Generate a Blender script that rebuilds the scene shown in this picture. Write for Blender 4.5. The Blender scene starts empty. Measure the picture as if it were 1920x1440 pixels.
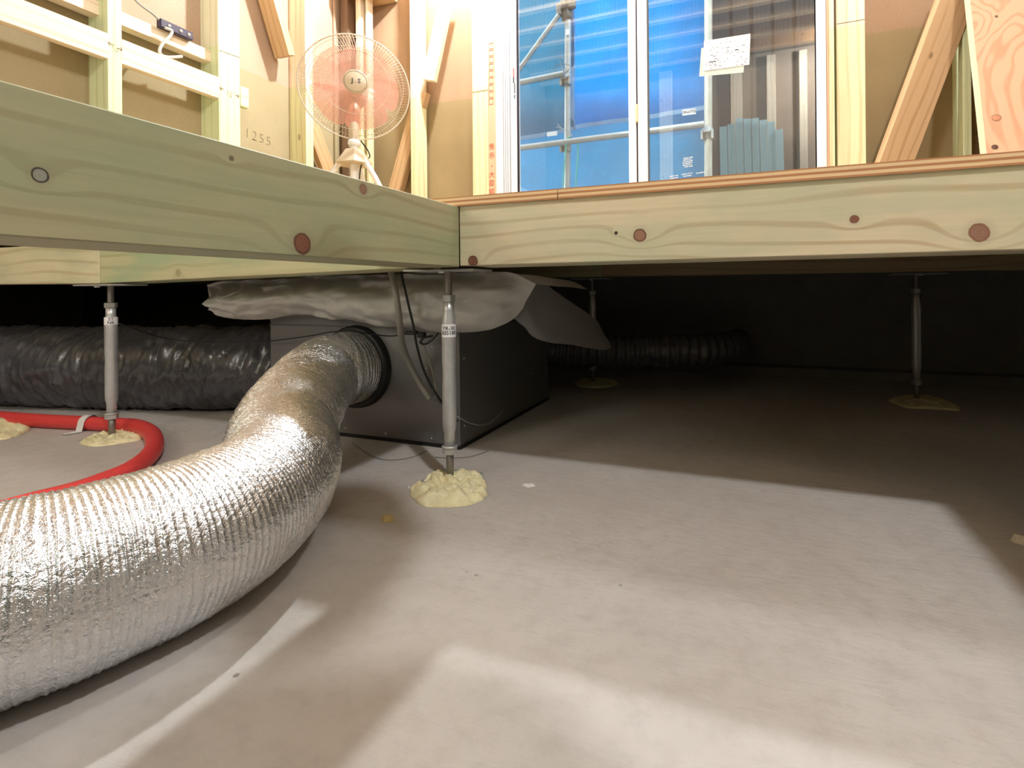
import bpy, math, random
from mathutils import Vector, Matrix, noise
PI = math.pi
random.seed(7)
S = bpy.context.scene
COL = S.collection
V = Vector

# ------------------------------------------------------------------ camera
CAM = V((0.4601, -0.7731, 0.3490)); YAW = 0.3645; ROLL = math.radians(-0.5)
FPX, CX, CY = 971.98, 1031.16, 540.89
fwd = V((-math.sin(YAW), math.cos(YAW), 0)); rt0 = V((math.cos(YAW), math.sin(YAW), 0)); up0 = V((0, 0, 1))
rt = rt0*math.cos(ROLL) + up0*math.sin(ROLL); up = rt.cross(fwd)
cd = bpy.data.cameras.new('camera'); cam = bpy.data.objects.new('camera', cd); COL.objects.link(cam)
M = Matrix((rt, up, -fwd)).transposed().to_4x4(); M.translation = CAM
cam.matrix_world = M
cd.sensor_width = 36; cd.lens = FPX*36/1920; cd.clip_start = 0.02; cd.clip_end = 200
cd.shift_x = (960-CX)/1920; cd.shift_y = (CY-720)/1920
S.camera = cam

def at(px, py, ax, val):
    """world point on the plane (axis ax = val) seen at photo position px, py"""
    d = fwd + rt*((px-CX)/FPX) - up*((py-CY)/FPX)
    return CAM + d*((val-CAM[ax])/d[ax])

# ------------------------------------------------------------------ world, lamps, exposure
w = bpy.data.worlds.new('world'); S.world = w; w.use_nodes = True
bg = w.node_tree.nodes['Background']; bg.inputs[0].default_value = (0.80, 0.90, 1.0, 1); bg.inputs[1].default_value = 3.6
S.view_settings.view_transform = 'Standard'; S.view_settings.look = 'None'
S.view_settings.exposure = 0.60; S.view_settings.gamma = 1; S.view_settings.use_curve_mapping = False

def lamp(name, loc, power, radius, color):
    l = bpy.data.lights.new(name, 'POINT'); l.energy = power; l.shadow_soft_size = radius; l.color = color
    o = bpy.data.objects.new(name, l); o.location = loc; COL.objects.link(o); return o
lamp('work_or_fill_lamp', (1.37, -1.14, 2.40), 80, 0.06, (0.93, 0.96, 1.0))
lamp('work_or_fill_lamp', (-0.80, -1.42, 0.95), 10.5, 0.22, (1.0, 0.97, 0.92))  # added soft fill lamp, standing in for light bounced around the room behind
lamp('work_or_fill_lamp', (-0.70, 1.20, 2.36), 108, 0.04, (0.90, 0.96, 1.0))
lamp('work_or_fill_lamp', (0.75, 0.55, 2.30), 26, 0.10, (0.93, 0.97, 1.0))  # extra fill lamp, added to brighten the room and its near wall

# ------------------------------------------------------------------ node helpers
class NT:
    def __init__(s, name):
        s.m = bpy.data.materials.new(name); s.m.use_nodes = True
        s.t = s.m.node_tree; s.t.nodes.clear()
        s.out = s.t.nodes.new('ShaderNodeOutputMaterial')
    def n(s, typ, **kw):
        nd = s.t.nodes.new(typ)
        for k, v in kw.items(): setattr(nd, k, v)
        return nd
    def set(s, sock, v):
        if isinstance(v, bpy.types.NodeSocket): s.t.links.new(v, sock)
        elif v is not None:
            if sock.type == 'RGBA' and len(v) == 3: v = (*v, 1)
            sock.default_value = v
    def math(s, op, a, b=None, c=None, clamp=False):
        nd = s.n('ShaderNodeMath', operation=op, use_clamp=clamp)
        for i, x in enumerate((a, b, c)):
            if x is not None: s.set(nd.inputs[i], x)
        return nd.outputs[0]
    def mix(s, f, a, b, blend='MIX'):
        nd = s.n('ShaderNodeMix', data_type='RGBA', blend_type=blend)
        s.set(nd.inputs[0], f); s.set(nd.inputs[6], a); s.set(nd.inputs[7], b)
        return nd.outputs[2]
    def ramp(s, x, a, b, lo=0., hi=1.):
        nd = s.n('ShaderNodeMapRange', interpolation_type='SMOOTHSTEP')
        s.set(nd.inputs[0], x); nd.inputs[1].default_value = a; nd.inputs[2].default_value = b
        nd.inputs[3].default_value = lo; nd.inputs[4].default_value = hi
        return nd.outputs[0]
    def coord(s, kind='Object'):
        return s.n('ShaderNodeTexCoord').outputs[kind]
    def mapping(s, v, scale=(1, 1, 1), loc=(0, 0, 0)):
        nd = s.n('ShaderNodeMapping'); s.set(nd.inputs[0], v); nd.inputs[3].default_value = scale
        s.set(nd.inputs[1], loc)
        return nd.outputs[0]
    def noise(s, v, scale=5, detail=3, rough=.5, dist=0):
        nd = s.n('ShaderNodeTexNoise'); s.set(nd.inputs['Vector'], v)
        nd.inputs['Scale'].default_value = scale; nd.inputs['Detail'].default_value = detail
        nd.inputs['Roughness'].default_value = rough; nd.inputs['Distortion'].default_value = dist
        return nd.outputs[0]
    def bump(s, h, strength=.3, dist=.002, normal=None):
        nd = s.n('ShaderNodeBump'); nd.inputs['Strength'].default_value = strength; nd.inputs['Distance'].default_value = dist
        s.set(nd.inputs['Height'], h)
        if normal is not None: s.set(nd.inputs['Normal'], normal)
        return nd.outputs[0]
    def bsdf(s, color, rough=.5, metal=0, normal=None, **kw):
        b = s.n('ShaderNodeBsdfPrincipled'); s.set(b.inputs['Base Color'], color); s.set(b.inputs['Roughness'], rough)
        s.set(b.inputs['Metallic'], metal)
        if normal is not None: s.set(b.inputs['Normal'], normal)
        for k, v in kw.items(): s.set(b.inputs[k], v)
        s.t.links.new(b.outputs[0], s.out.inputs[0]); return s.m

def plain(name, c, rough=.5, metal=0, var=.12, nscale=30, bump=.1, **kw):
    t = NT(name); co = t.coord(); n = t.noise(co, nscale, 4)
    col = t.mix(n, tuple(x*(1-var) for x in c), tuple(min(1, x*(1+var)) for x in c))
    return t.bsdf(col, rough, metal, t.bump(t.noise(co, nscale*3, 3), bump, .001) if bump else None, **kw)

def wood(name, light, dark, green=0., knots=(), rings=38., seed=0., treated=False, amp=1.0, gcol=(.33, .40, .22), scatter=True, rough=.6):
    """grain runs along local Z"""
    t = NT(name); co = t.coord(); sp = t.n('ShaderNodeSeparateXYZ'); t.set(sp.inputs[0], co)
    x, y, z = sp.outputs
    rnd = t.n('ShaderNodeObjectInfo').outputs['Random']
    off = t.n('ShaderNodeCombineXYZ'); t.set(off.inputs[0], t.math('MULTIPLY', rnd, 31.)); t.set(off.inputs[2], t.math('MULTIPLY_ADD', rnd, 57., seed))
    v = t.math('MULTIPLY_ADD', y, .8, x)
    low = t.noise(t.mapping(co, (5, 5, 1.3), off.outputs[0]), 1, 2)
    F = t.math('MULTIPLY_ADD', low, 3.0*amp, t.math('MULTIPLY', v, rings))
    kcol = None
    for (ku, kv, kr, kc, ring) in knots:
        du = t.math('MULTIPLY', t.math('SUBTRACT', z, ku), 1/(kr*3.2)); dv = t.math('MULTIPLY', t.math('SUBTRACT', v, kv), 1/(kr*1.9))
        d2 = t.math('MULTIPLY_ADD', du, du, t.math('MULTIPLY', dv, dv))
        g = t.math('EXPONENT', t.math('MULTIPLY', d2, -1.))
        F = t.math('MULTIPLY_ADD', g, kr*rings*2.3, F)
        au = t.math('MULTIPLY', t.math('SUBTRACT', z, ku), 1/kr); av = t.math('MULTIPLY', t.math('SUBTRACT', v, kv), 1/kr)
        d = t.math('SQRT', t.math('MULTIPLY_ADD', au, au, t.math('MULTIPLY', av, av)))
        d = t.math('MULTIPLY_ADD', t.noise(co, 90, 2), .35, d)
        kcol = (kcol or []) + [(d, kc, ring)]
    w_ = t.math('SINE', t.math('MULTIPLY', F, 2*PI))
    lines = t.ramp(w_, .45, 1.0)
    fine = t.noise(t.mapping(co, (160, 160, 6), off.outputs[0]), 1, 3)
    mid = t.noise(t.mapping(co, (14, 14, 2.2), off.outputs[0]), 1, 3)
    c = t.mix(t.math('MULTIPLY', lines, t.ramp(mid, .3, .6, .25, .95)), light, dark)
    c = t.mix(t.ramp(fine, .3, .75, 0, .35), c, tuple(q*.82 for q in light))
    if scatter:   # small pin knots
        vo = t.n('ShaderNodeTexVoronoi'); t.set(vo.inputs['Vector'], t.mapping(co, (9, 9, 4.5), off.outputs[0])); vo.inputs['Scale'].default_value = 1
        c = t.mix(t.ramp(vo.outputs['Distance'], .05, .09, .75, 0), c, tuple(q*.42 for q in dark))
    if green:
        gn = t.noise(t.mapping(co, (9, 9, 3), off.outputs[0]), 1, 4, .6)
        c = t.mix(t.ramp(gn, .38, .66, 0, green), c, gcol)
    if treated:   # termite treatment sprayed up to one height over the slab
        pz = t.n('ShaderNodeSeparateXYZ'); t.set(pz.inputs[0], t.n('ShaderNodeNewGeometry').outputs['Position'])
        lv = t.math('MULTIPLY_ADD', t.noise(co, 6, 2), .02, pz.outputs[2])
        c = t.mix(t.ramp(lv, 1.355, 1.365, .85, 0), c, t.mix(1, c, (.87, .98, .76), 'MULTIPLY'))
    for d, kc, ring in (kcol or []):
        c = t.mix(t.ramp(d, 1.15, 1.9, .45, 0), c, tuple(q*.72 for q in light))
        c = t.mix(t.ramp(d, .98, 1.13, 1, 0), c, ring)
        c = t.mix(t.ramp(d, .75, .95, 1, 0), c, t.mix(t.math('SINE', t.math('MULTIPLY', d, 22)), kc, tuple(q*.8 for q in kc)))
    return t.bsdf(c, rough, 0, t.bump(t.math('ADD', fine, t.math('MULTIPLY', lines, .4)), .18, .0012))

# ------------------------------------------------------------------ mesh helpers
class MB:
    def __init__(s): s.v = []; s.f = []; s.sm = []
    def add(s, vs, fs, smooth=False):
        b = len(s.v); s.v += [V(q) for q in vs]; s.f += [tuple(i+b for i in f) for f in fs]; s.sm += [smooth]*len(fs); return s
    def box(s, a, b, M=None, bev=0.):
        a, b = V(a), V(b)
        lo = V([min(a[i], b[i]) for i in range(3)]); hi = V([max(a[i], b[i]) for i in range(3)])
        if not bev:
            vs = [V((x, y, z)) for z in (lo.z, hi.z) for y in (lo.y, hi.y) for x in (lo.x, hi.x)]
            fs = [(0, 2, 3, 1), (4, 5, 7, 6), (0, 1, 5, 4), (2, 6, 7, 3), (0, 4, 6, 2), (1, 3, 7, 5)]
        else:
            vs = []; fs = []; c = (lo+hi)/2; h = (hi-lo)/2; idx = {}
            for sx in (-1, 1):
                for sy in (-1, 1):
                    for sz in (-1, 1):
                        for k in range(3):
                            p = V((sx*(h.x-bev*(k != 0)), sy*(h.y-bev*(k != 1)), sz*(h.z-bev*(k != 2))))
                            idx[(sx, sy, sz, k)] = len(vs); vs.append(c+p)
            for k in range(3):
                o = [i for i in range(3) if i != k]
                for sg in (-1, 1):
                    q = []
                    for (u, w2) in ((-1, -1), (1, -1), (1, 1), (-1, 1)):
                        t = [0, 0, 0]; t[k] = sg; t[o[0]] = u; t[o[1]] = w2; q.append(idx[(*t, k)])
                    fs.append(tuple(q))
            for k in range(3):
                o = [i for i in range(3) if i != k]
                for u in (-1, 1):
                    for w2 in (-1, 1):
                        q = []
                        for sg, kk in ((-1, o[0]), (1, o[0]), (1, o[1]), (-1, o[1])):
                            t = [0, 0, 0]; t[k] = sg; t[o[0]] = u; t[o[1]] = w2; q.append(idx[(*t, kk)])
                        fs.append(tuple(q))
            for sx in (-1, 1):
                for sy in (-1, 1):
                    for sz in (-1, 1): fs.append(tuple(idx[(sx, sy, sz, k)] for k in range(3)))
        if M is not None: vs = [M @ q for q in vs]
        return s.add(vs, fs)
    def tube(s, path, r, n=10, caps=True, smooth=True, close=False):
        P = [V(p) for p in path]; R = r if isinstance(r, (list, tuple)) else [r]*len(P)
        vs = []; fs = []; m = len(P); prev = None
        for i, p in enumerate(P):
            if close: t = (P[(i+1) % m]-P[i-1]).normalized()
            else: t = (P[min(i+1, m-1)]-P[max(i-1, 0)]).normalized()
            if prev is None:
                a = t.orthogonal().normalized()
            else:
                a = (prev-t*prev.dot(t)); a = a.normalized() if a.length > 1e-6 else t.orthogonal().normalized()
            prev = a; b = t.cross(a)
            for k in range(n):
                an = 2*PI*k/n; vs.append(p+(a*math.cos(an)+b*math.sin(an))*R[i])
        for i in range(m if close else m-1):
            j = (i+1) % m
            for k in range(n):
                fs.append((i*n+k, i*n+(k+1) % n, j*n+(k+1) % n, j*n+k))
        s.add(vs, fs, smooth)
        if caps and not close:
            s.add(vs[:n], [tuple(range(n))[::-1]]); s.add(vs[-n:], [tuple(range(n))])
        return s
    def lathe(s, prof, M=None, n=20, smooth=True):
        vs = []; fs = []
        for (r, z) in prof:
            for k in range(n):
                vs.append(V((r*math.cos(2*PI*k/n), r*math.sin(2*PI*k/n), z)))
        for i in range(len(prof)-1):
            for k in range(n):
                fs.append((i*n+k, i*n+(k+1) % n, (i+1)*n+(k+1) % n, (i+1)*n+k))
        if prof[0][0] > 1e-5: fs.append(tuple(range(n))[::-1])
        if prof[-1][0] > 1e-5: fs.append(tuple(range((len(prof)-1)*n, len(prof)*n)))
        if M is not None: vs = [M @ q for q in vs]
        return s.add(vs, fs, smooth)
    def grid(s, rows, smooth=True, wrap=False):
        m = len(rows); n = len(rows[0]); vs = [q for r in rows for q in r]; fs = []
        for i in range(m-1):
            for j in range(n if wrap else n-1):
                k = (j+1) % n; fs.append((i*n+j, i*n+k, (i+1)*n+k, (i+1)*n+j))
        return s.add(vs, fs, smooth)
    def obj(s, name, mat, parent=None, M=None, origin=None, label=None, kind=None):
        me = bpy.data.meshes.new(name)
        vs = s.v
        if M is None:
            if origin is None:
                o_ = V((sum(q.x for q in vs)/len(vs), sum(q.y for q in vs)/len(vs), min(q.z for q in vs)))
            else: o_ = V(origin)
            vs = [q-o_ for q in vs]; M = Matrix.Translation(o_)
        me.from_pydata([tuple(q) for q in vs], [], s.f); me.update()
        me.polygons.foreach_set('use_smooth', s.sm)
        if mat: me.materials.append(mat)
        o = bpy.data.objects.new(name, me); COL.objects.link(o)
        if parent is not None: o.parent = parent; o.matrix_parent_inverse = PM[parent.name].inverted()
        o.matrix_world = M; PM[o.name] = M.copy()
        o.matrix_basis = (o.matrix_parent_inverse.inverted() @ PM[parent.name].inverted() @ M) if parent is not None else M
        if parent is not None:
            o.matrix_parent_inverse = Matrix.Identity(4); o.matrix_basis = PM[parent.name].inverted() @ M
        if label: o['label'] = label
        if kind: o['kind'] = kind
        return o
PM = {}
def tag(o, label, cat, group=None):
    o['label'] = label; o['category'] = cat
    if group: o['group'] = group
    return o
def thing(name, label, cat, loc=(0, 0, 0), group=None, kind=None):
    o = bpy.data.objects.new(name, None); COL.objects.link(o); o.location = loc; PM[o.name] = Matrix.Translation(V(loc))
    o.empty_display_size = .05
    if kind: o['kind'] = kind
    if label: tag(o, label, cat, group)
    return o
def struct(name, mb, mat, parent=None, origin=None):
    o = mb.obj(name, mat, parent, origin=origin)
    if parent is None: o['kind'] = 'structure'
    return o
def frame_m(P, Z, Y):
    Z = V(Z).normalized(); Y = V(Y); Y = (Y-Z*Y.dot(Z)).normalized(); X = Y.cross(Z)
    m = Matrix((X, Y, Z)).transposed().to_4x4(); m.translation = P; return m
def plank(name, P, Q, face, w_, t_, mat, label=None, cat=None, parent=None, side=0, bev=.0015, group=None):
    """lumber from P to Q; `face` = outward normal of the seen face, P-Q lies on that face; local Z along it"""
    P, Q = V(P), V(Q); m = frame_m(P, Q-P, face); L = (Q-P).length
    mb = MB().box((-w_/2+side*w_/2, -t_, 0), (w_/2+side*w_/2, 0, L), bev=bev)
    o = mb.obj(name, mat, parent, M=m)
    if label: tag(o, label, cat, group)
    return o
def catmull(P, n=8):
    P = [V(p) for p in P]; out = []
    Q = [P[0]*2-P[1]]+P+[P[-1]*2-P[-2]]
    for i in range(1, len(Q)-2):
        a, b, c, d = Q[i-1:i+3]
        for k in range(n):
            t = k/n; out.append(.5*((2*b)+(c-a)*t+(2*a-5*b+4*c-d)*t*t+(3*b-a-3*c+d)*t**3))
    out.append(P[-1]); return out
def resample(path, n):
    L = [0]
    for i in range(1, len(path)): L.append(L[-1]+(path[i]-path[i-1]).length)
    out = []; j = 0
    for k in range(n):
        s_ = L[-1]*k/(n-1)
        while j < len(L)-2 and L[j+1] < s_: j += 1
        f = (s_-L[j])/max(1e-9, L[j+1]-L[j]); out.append(path[j].lerp(path[j+1], min(1, f)))
    return out, L[-1]
def text(body, size, M_, mat, parent, name='lettering', ext=.0002, wrap=None, align='CENTER', spacing=1.0, bold=0, line=1.0):
    cu = bpy.data.curves.new(name, 'FONT'); cu.body = body; cu.size = size; cu.align_x = align; cu.align_y = 'CENTER'
    cu.extrude = ext; cu.space_character = spacing; cu.space_line = line; cu.offset = bold; cu.resolution_u = 3
    tmp = bpy.data.objects.new('tmp_text', cu); COL.objects.link(tmp)
    dg = bpy.context.evaluated_depsgraph_get(); dg.update()
    me = bpy.data.meshes.new_from_object(tmp.evaluated_get(dg))
    bpy.data.objects.remove(tmp)
    mb = MB(); vs = []
    for q in me.vertices:
        p = q.co.copy()
        if wrap:
            a = p.x/wrap; p = V((math.sin(a)*(wrap+p.z), p.y, math.cos(a)*(wrap+p.z)))
        vs.append(M_ @ p)
    mb.add(vs, [tuple(f.vertices) for f in me.polygons])
    bpy.data.meshes.remove(me)
    return mb.obj(name, mat, parent)

# ------------------------------------------------------------------ materials
def m_concrete():
    t = NT('concrete_slab'); co = t.coord()
    a = t.noise(co, 2.2, 5, .6); b = t.noise(co, 34, 6, .7); st = t.noise(t.mapping(co, (8, 30, 1)), 3, 5, .65, .6)
    c = t.mix(t.ramp(a, .3, .7), (.50, .465, .43), (.60, .575, .545))
    c = t.mix(t.ramp(b, .42, .72, 0, .38), c, (.40, .37, .34))
    c = t.mix(t.ramp(st, .55, .75, 0, .35), c, (.44, .43, .41))
    vo = t.n('ShaderNodeTexVoronoi'); t.set(vo.inputs['Vector'], co); vo.inputs['Scale'].default_value = 22
    sel = t.math('MULTIPLY', t.ramp(vo.outputs['Distance'], .05, .08, 1, 0), t.ramp(t.noise(co, 9, 1), .55, .60))
    c = t.mix(sel, c, (.20, .17, .14))
    stain = t.noise(co, 1.3, 2)
    c = t.mix(t.ramp(stain, .55, .75, 0, .30), c, (.52, .42, .33))
    h = t.math('ADD', t.math('MULTIPLY', b, .6), st)
    return t.bsdf(c, .72, 0, t.bump(h, .4, .003))
def m_board(name, c1, c2, treated=True):
    t = NT(name); co = t.coord()
    n = t.noise(co, 120, 4, .7); l = t.noise(co, 2.5, 3)
    c = t.mix(t.ramp(l, .3, .7), c1, c2); c = t.mix(t.ramp(n, .35, .7, 0, .25), c, tuple(q*.72 for q in c1))
    if treated:
        pz = t.n('ShaderNodeSeparateXYZ'); t.set(pz.inputs[0], t.n('ShaderNodeNewGeometry').outputs['Position'])
        lv = t.math('MULTIPLY_ADD', t.noise(co, 5, 2), .03, pz.outputs[2])
        c = t.mix(t.ramp(lv, 1.355, 1.37, .9, 0), c, t.mix(1, c, (.80, .93, .74), 'MULTIPLY'))
    return t.bsdf(c, .8, 0, t.bump(n, .2, .001))
def m_ply():
    """plywood: layered edge by height through the sheet, sawn face grain on top"""
    t = NT('plywood'); co = t.coord(); sp = t.n('ShaderNodeSeparateXYZ'); t.set(sp.inputs[0], co)
    z = t.math('MULTIPLY_ADD', t.noise(t.mapping(co, (12, 12, 1)), 1, 2), .0012, sp.outputs[2])
    s = t.math('SINE', t.math('MULTIPLY', z, 2*PI/.0075))
    edge = t.mix(t.ramp(s, -.2, .5), (.82, .60, .34), (.50, .23, .10))
    face = t.mix(t.noise(t.mapping(co, (2, 25, 1)), 2, 4), (.70, .52, .32), (.55, .38, .20))
    nz = t.n('ShaderNodeSeparateXYZ'); t.set(nz.inputs[0], t.n('ShaderNodeNewGeometry').outputs['Normal'])
    f = t.ramp(t.math('ABSOLUTE', nz.outputs[2]), .4, .6)
    return t.bsdf(t.mix(f, edge, face), .7, 0)
def m_swirl():
    t = NT('rotary_plywood'); co = t.coord()
    n = t.noise(t.mapping(co, (2.6, 1, 1.5)), 1.3, 2, .45, .8)
    wv = t.math('SINE', t.math('MULTIPLY', n, 80)); fine = t.noise(t.mapping(co, (60, 1, 18)), 1, 3)
    c = t.mix(t.ramp(wv, .1, 1., 0, .75), (.74, .44, .28), (.58, .30, .17))
    c = t.mix(t.ramp(fine, .4, .75, 0, .35), c, (.74, .44, .27))
    sp = t.n('ShaderNodeSeparateXYZ'); t.set(sp.inputs[0], co)
    return t.bsdf(c, .65, 0, t.bump(fine, .15, .001))
def m_silver():
    t = NT('aluminium_foil'); co = t.coord()
    a = t.noise(co, 210, 3, .65); b = t.noise(co, 70, 3, .6)
    nrm = t.bump(t.math('ADD', a, b), .75, .0024)
    return t.bsdf(t.mix(b, (.80, .81, .83), (.94, .95, .97)), t.ramp(a, .2, .8, .22, .42), 1.0, nrm)
def m_tarp(name, c, trans=.5):
    t = NT(name); co = t.coord(); wv = t.noise(t.mapping(co, (1, 1, 1)), 3, 5, .65, .3); f = t.noise(co, 18, 4, .7, .8)
    col = t.mix(t.ramp(wv, .3, .75), tuple(q*.8 for q in c), c)
    col = t.mix(t.ramp(f, .5, .8, 0, .25), col, tuple(min(1, q*1.25+.03) for q in c))
    nrm = t.bump(f, .5, .01)
    d = t.n('ShaderNodeBsdfPrincipled'); t.set(d.inputs['Base Color'], col); d.inputs['Roughness'].default_value = .45; t.set(d.inputs['Normal'], nrm)
    tr = t.n('ShaderNodeBsdfTranslucent'); t.set(tr.inputs[0], col); t.set(tr.inputs['Normal'], nrm)
    mx = t.n('ShaderNodeMixShader'); mx.inputs[0].default_value = trans
    t.t.links.new(d.outputs[0], mx.inputs[1]); t.t.links.new(tr.outputs[0], mx.inputs[2]); t.t.links.new(mx.outputs[0], t.out.inputs[0])
    return t.m
def m_glass():
    t = NT('window_glass')
    lw = t.n('ShaderNodeLayerWeight'); lw.inputs[0].default_value = .5
    fac = t.math('MULTIPLY_ADD', t.math('POWER', lw.outputs['Facing'], 4.), .5, .16)
    g = t.n('ShaderNodeBsdfGlossy'); g.inputs['Roughness'].default_value = .0
    tr = t.n('ShaderNodeBsdfTransparent'); tr.inputs[0].default_value = (.93, .97, .97, 1)
    mx = t.n('ShaderNodeMixShader'); t.t.links.new(fac, mx.inputs[0]); t.t.links.new(tr.outputs[0], mx.inputs[1]); t.t.links.new(g.outputs[0], mx.inputs[2])
    t.t.links.new(mx.outputs[0], t.out.inputs[0]); return t.m
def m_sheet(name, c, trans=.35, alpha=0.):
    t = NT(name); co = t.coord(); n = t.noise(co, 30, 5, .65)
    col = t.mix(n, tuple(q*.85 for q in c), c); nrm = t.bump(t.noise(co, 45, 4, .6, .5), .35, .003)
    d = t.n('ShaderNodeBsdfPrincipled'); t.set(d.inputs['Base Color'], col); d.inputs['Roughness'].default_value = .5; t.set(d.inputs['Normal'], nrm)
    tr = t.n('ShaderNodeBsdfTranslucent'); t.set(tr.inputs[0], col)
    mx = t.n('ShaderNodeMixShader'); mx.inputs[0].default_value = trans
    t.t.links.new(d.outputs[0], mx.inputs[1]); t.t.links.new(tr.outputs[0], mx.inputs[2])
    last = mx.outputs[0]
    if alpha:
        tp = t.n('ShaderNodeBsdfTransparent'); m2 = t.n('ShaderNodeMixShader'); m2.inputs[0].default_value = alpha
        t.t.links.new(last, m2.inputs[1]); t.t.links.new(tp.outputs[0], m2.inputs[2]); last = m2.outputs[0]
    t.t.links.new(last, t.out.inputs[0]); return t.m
def m_foam():
    t = NT('adhesive_mortar'); co = t.coord(); n = t.noise(co, 45, 5, .65)
    c = t.mix(t.ramp(n, .3, .7), (.84, .74, .42), (.97, .91, .60))
    return t.bsdf(c, .75, 0, t.bump(t.noise(co, 110, 4, .7), .7, .006))

CONC = m_concrete(); BOARD = m_board('wall_board', (.36, .225, .13), (.43, .28, .17)); BOARDL = m_board('wall_board_pale', (.43, .305, .21), (.50, .365, .26))
PLY = m_ply(); SWIRL = m_swirl(); SILVER = m_silver(); GLASS = m_glass(); FOAM = m_foam()
STUD = wood('stud_wood', (.90, .80, .62), (.76, .60, .40), treated=True, rings=30, amp=.7)
STUDG = wood('treated_stud_wood', (.82, .82, .64), (.68, .68, .46), treated=True, rings=30, amp=.7)
BRACE = wood('brace_wood', (.60, .40, .22), (.45, .27, .12), rings=34, amp=.9)
RAIL = wood('rail_wood', (.90, .78, .60), (.76, .58, .38), rings=26, amp=.6)
PINK = wood('stamped_batten_wood', (.78, .50, .33), (.62, .34, .20), treated=False, rings=20, amp=.5, scatter=False)
WHITE = plain('window_vinyl', (.86, .86, .88), .35, var=.02, bump=0)
BLACK = plain('black_rubber', (.012, .012, .012), .5, var=.3)
DARKGAP = plain('dark_seal', (.03, .012, .012), .6, bump=0)
STEEL = plain('galvanised_steel', (.60, .61, .61), .40, .6, var=.25, nscale=40, bump=.15)
ROD = plain('threaded_rod_steel', (.30, .28, .26), .5, .8, var=.2, nscale=80)
SCAF = plain('scaffold_steel', (.46, .47, .46), .5, .55, var=.25, nscale=18, bump=.2)
BOXM = plain('charcoal_sheet_metal', (.24, .24, .245), .36, .55, var=.06, nscale=60, bump=.04)
DUCTB = plain('black_foil_sleeve', (.115, .115, .125), .26, .35, var=.3, nscale=60, bump=.35)
RED = plain('red_pipe_sleeve', (.72, .06, .06), .45, var=.08, nscale=90, bump=.05)
WPLA = plain('white_plastic', (.80, .79, .76), .45, var=.03, bump=0)
CREAM = plain('cream_enamel', (.56, .46, .32), .35, var=.03, bump=0)
FANW = plain('cream_fan_wire', (.60, .52, .40), .35, var=.02, bump=0)
GREYP = plain('grey_plastic_tube', (.30, .29, .26), .5, var=.1, bump=.05)
PAPER = plain('white_paper', (.88, .86, .86), .7, var=.02, bump=0)
PAPER2 = plain('greenish_clear_film', (.56, .62, .56), .4, var=.04, bump=0)
INK = plain('black_ink', (.02, .02, .02), .6, bump=0); INKG = plain('grey_ink', (.09, .09, .10), .6, bump=0); INKR = plain('red_ink', (.50, .09, .05), .7, bump=0)
PENCIL = plain('brown_pencil', (.22, .15, .09), .8, bump=0)
ROPE = plain('green_rope', (.08, .52, .42), .7, var=.2, nscale=200)
CLEARW = plain('clear_cable_tie', (.45, .45, .42), .3, bump=0)

# ------------------------------------------------------------------ setting
ZB, ZT, ZD = .387, .490, .5065        # beam bottom, beam top, deck top
struct('floor', MB().box((-4, -3.2, -.12), (3.4, 1.62, 0)), CONC, origin=(0, 0, 0))
# foundation wall below the window wall, with its footing step
struct('foundation_wall', MB().box((-4, 1.50, 0), (3.4, 1.64, .49)).box((-4, 1.42, 0), (3.4, 1.50, .035)), plain('foundation_concrete', (.22, .21, .20), .8, var=.15, nscale=12), origin=(0, 1.5, 0))
DKB = m_board('brown_board', (.36, .27, .19), (.42, .32, .23))
XL = -1.54; YB = 1.50
wx0, wx1 = at(930, 200, 1, YB).x, at(1549, 200, 1, YB).x       # window opening
bw = MB()
bw.box((XL-.12, YB+.105, .42), (wx0, YB+.117, 2.6)); bw.box((wx1, YB+.105, .42), (3.4, YB+.117, 2.6)); bw.box((wx0, YB+.105, 2.35), (wx1, YB+.117, 2.6)); bw.box((wx0, YB+.105, .42), (wx1, YB+.117, .49))
struct('wall_back', bw, BOARD, origin=(0, YB+.105, .42))
struct('wall_left', MB().box((XL-.117, -3.2, .42), (XL-.105, YB+.105, 2.6)), BOARDL, origin=(XL-.105, 0, .42))
struct('wall_right', MB().box((3.2, -1.62, .42), (3.23, YB+.105, 2.6)), DKB)
struct('wall_front', MB().box((XL-.12, -1.66, .42), (3.2, -1.62, 2.6)), DKB)
struct('wall_foundation_left', MB().box((-4.1, -3.2, 0), (-4, 1.62, .5)), plain('foundation_concrete_side', (.40, .39, .37), .8), origin=(-4, 0, 0))
struct('wall_foundation_front', MB().box((-4, -3.3, -.12), (3.4, -3.2, .49)), plain('foundation_concrete_front', (.40, .39, .37), .8), origin=(0, -3.2, 0))
struct('wall_foundation_right', MB().box((3.4, -3.3, -.12), (3.5, 1.64, .49)), plain('foundation_concrete_right', (.40, .39, .37), .8), origin=(3.4, 0, 0))
struct('floor_outer_deck', MB().box((-4.1, -3.3, .49), (-1.645, 1.64, .507)).box((-1.645, -3.3, .49), (3.5, -1.62, .507)), PLY, origin=(-3, 0, .49))
struct('ceiling', MB().box((XL-.12, -1.66, 2.6), (3.4, YB+.12, 2.62)), m_board('ceiling_board', (.22, .17, .12), (.28, .22, .16), False))
# floor deck sheets around the opening
dk = thing('floor_deck', None, None, (0, 0, ZT), kind='structure')
for i, (x0, x1, y0, y1) in enumerate([(-1.64, -.732, -.004, 1.5), (-.730, .180, -.004, 1.5), (.182, 1.090, -.004, 1.5), (1.092, 2.2, -.004, 1.5), (2.202, 3.19, -.004, 1.5),
                                      (.877, 3.19, -1.61, -.006), (-1.64, .875, -1.61, -1.03)]):
    MB().box((x0, y0, ZT+.0003), (x1, y1, ZD)).obj('plywood_sheet', PLY, dk, origin=(0, 0, ZT))

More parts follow.
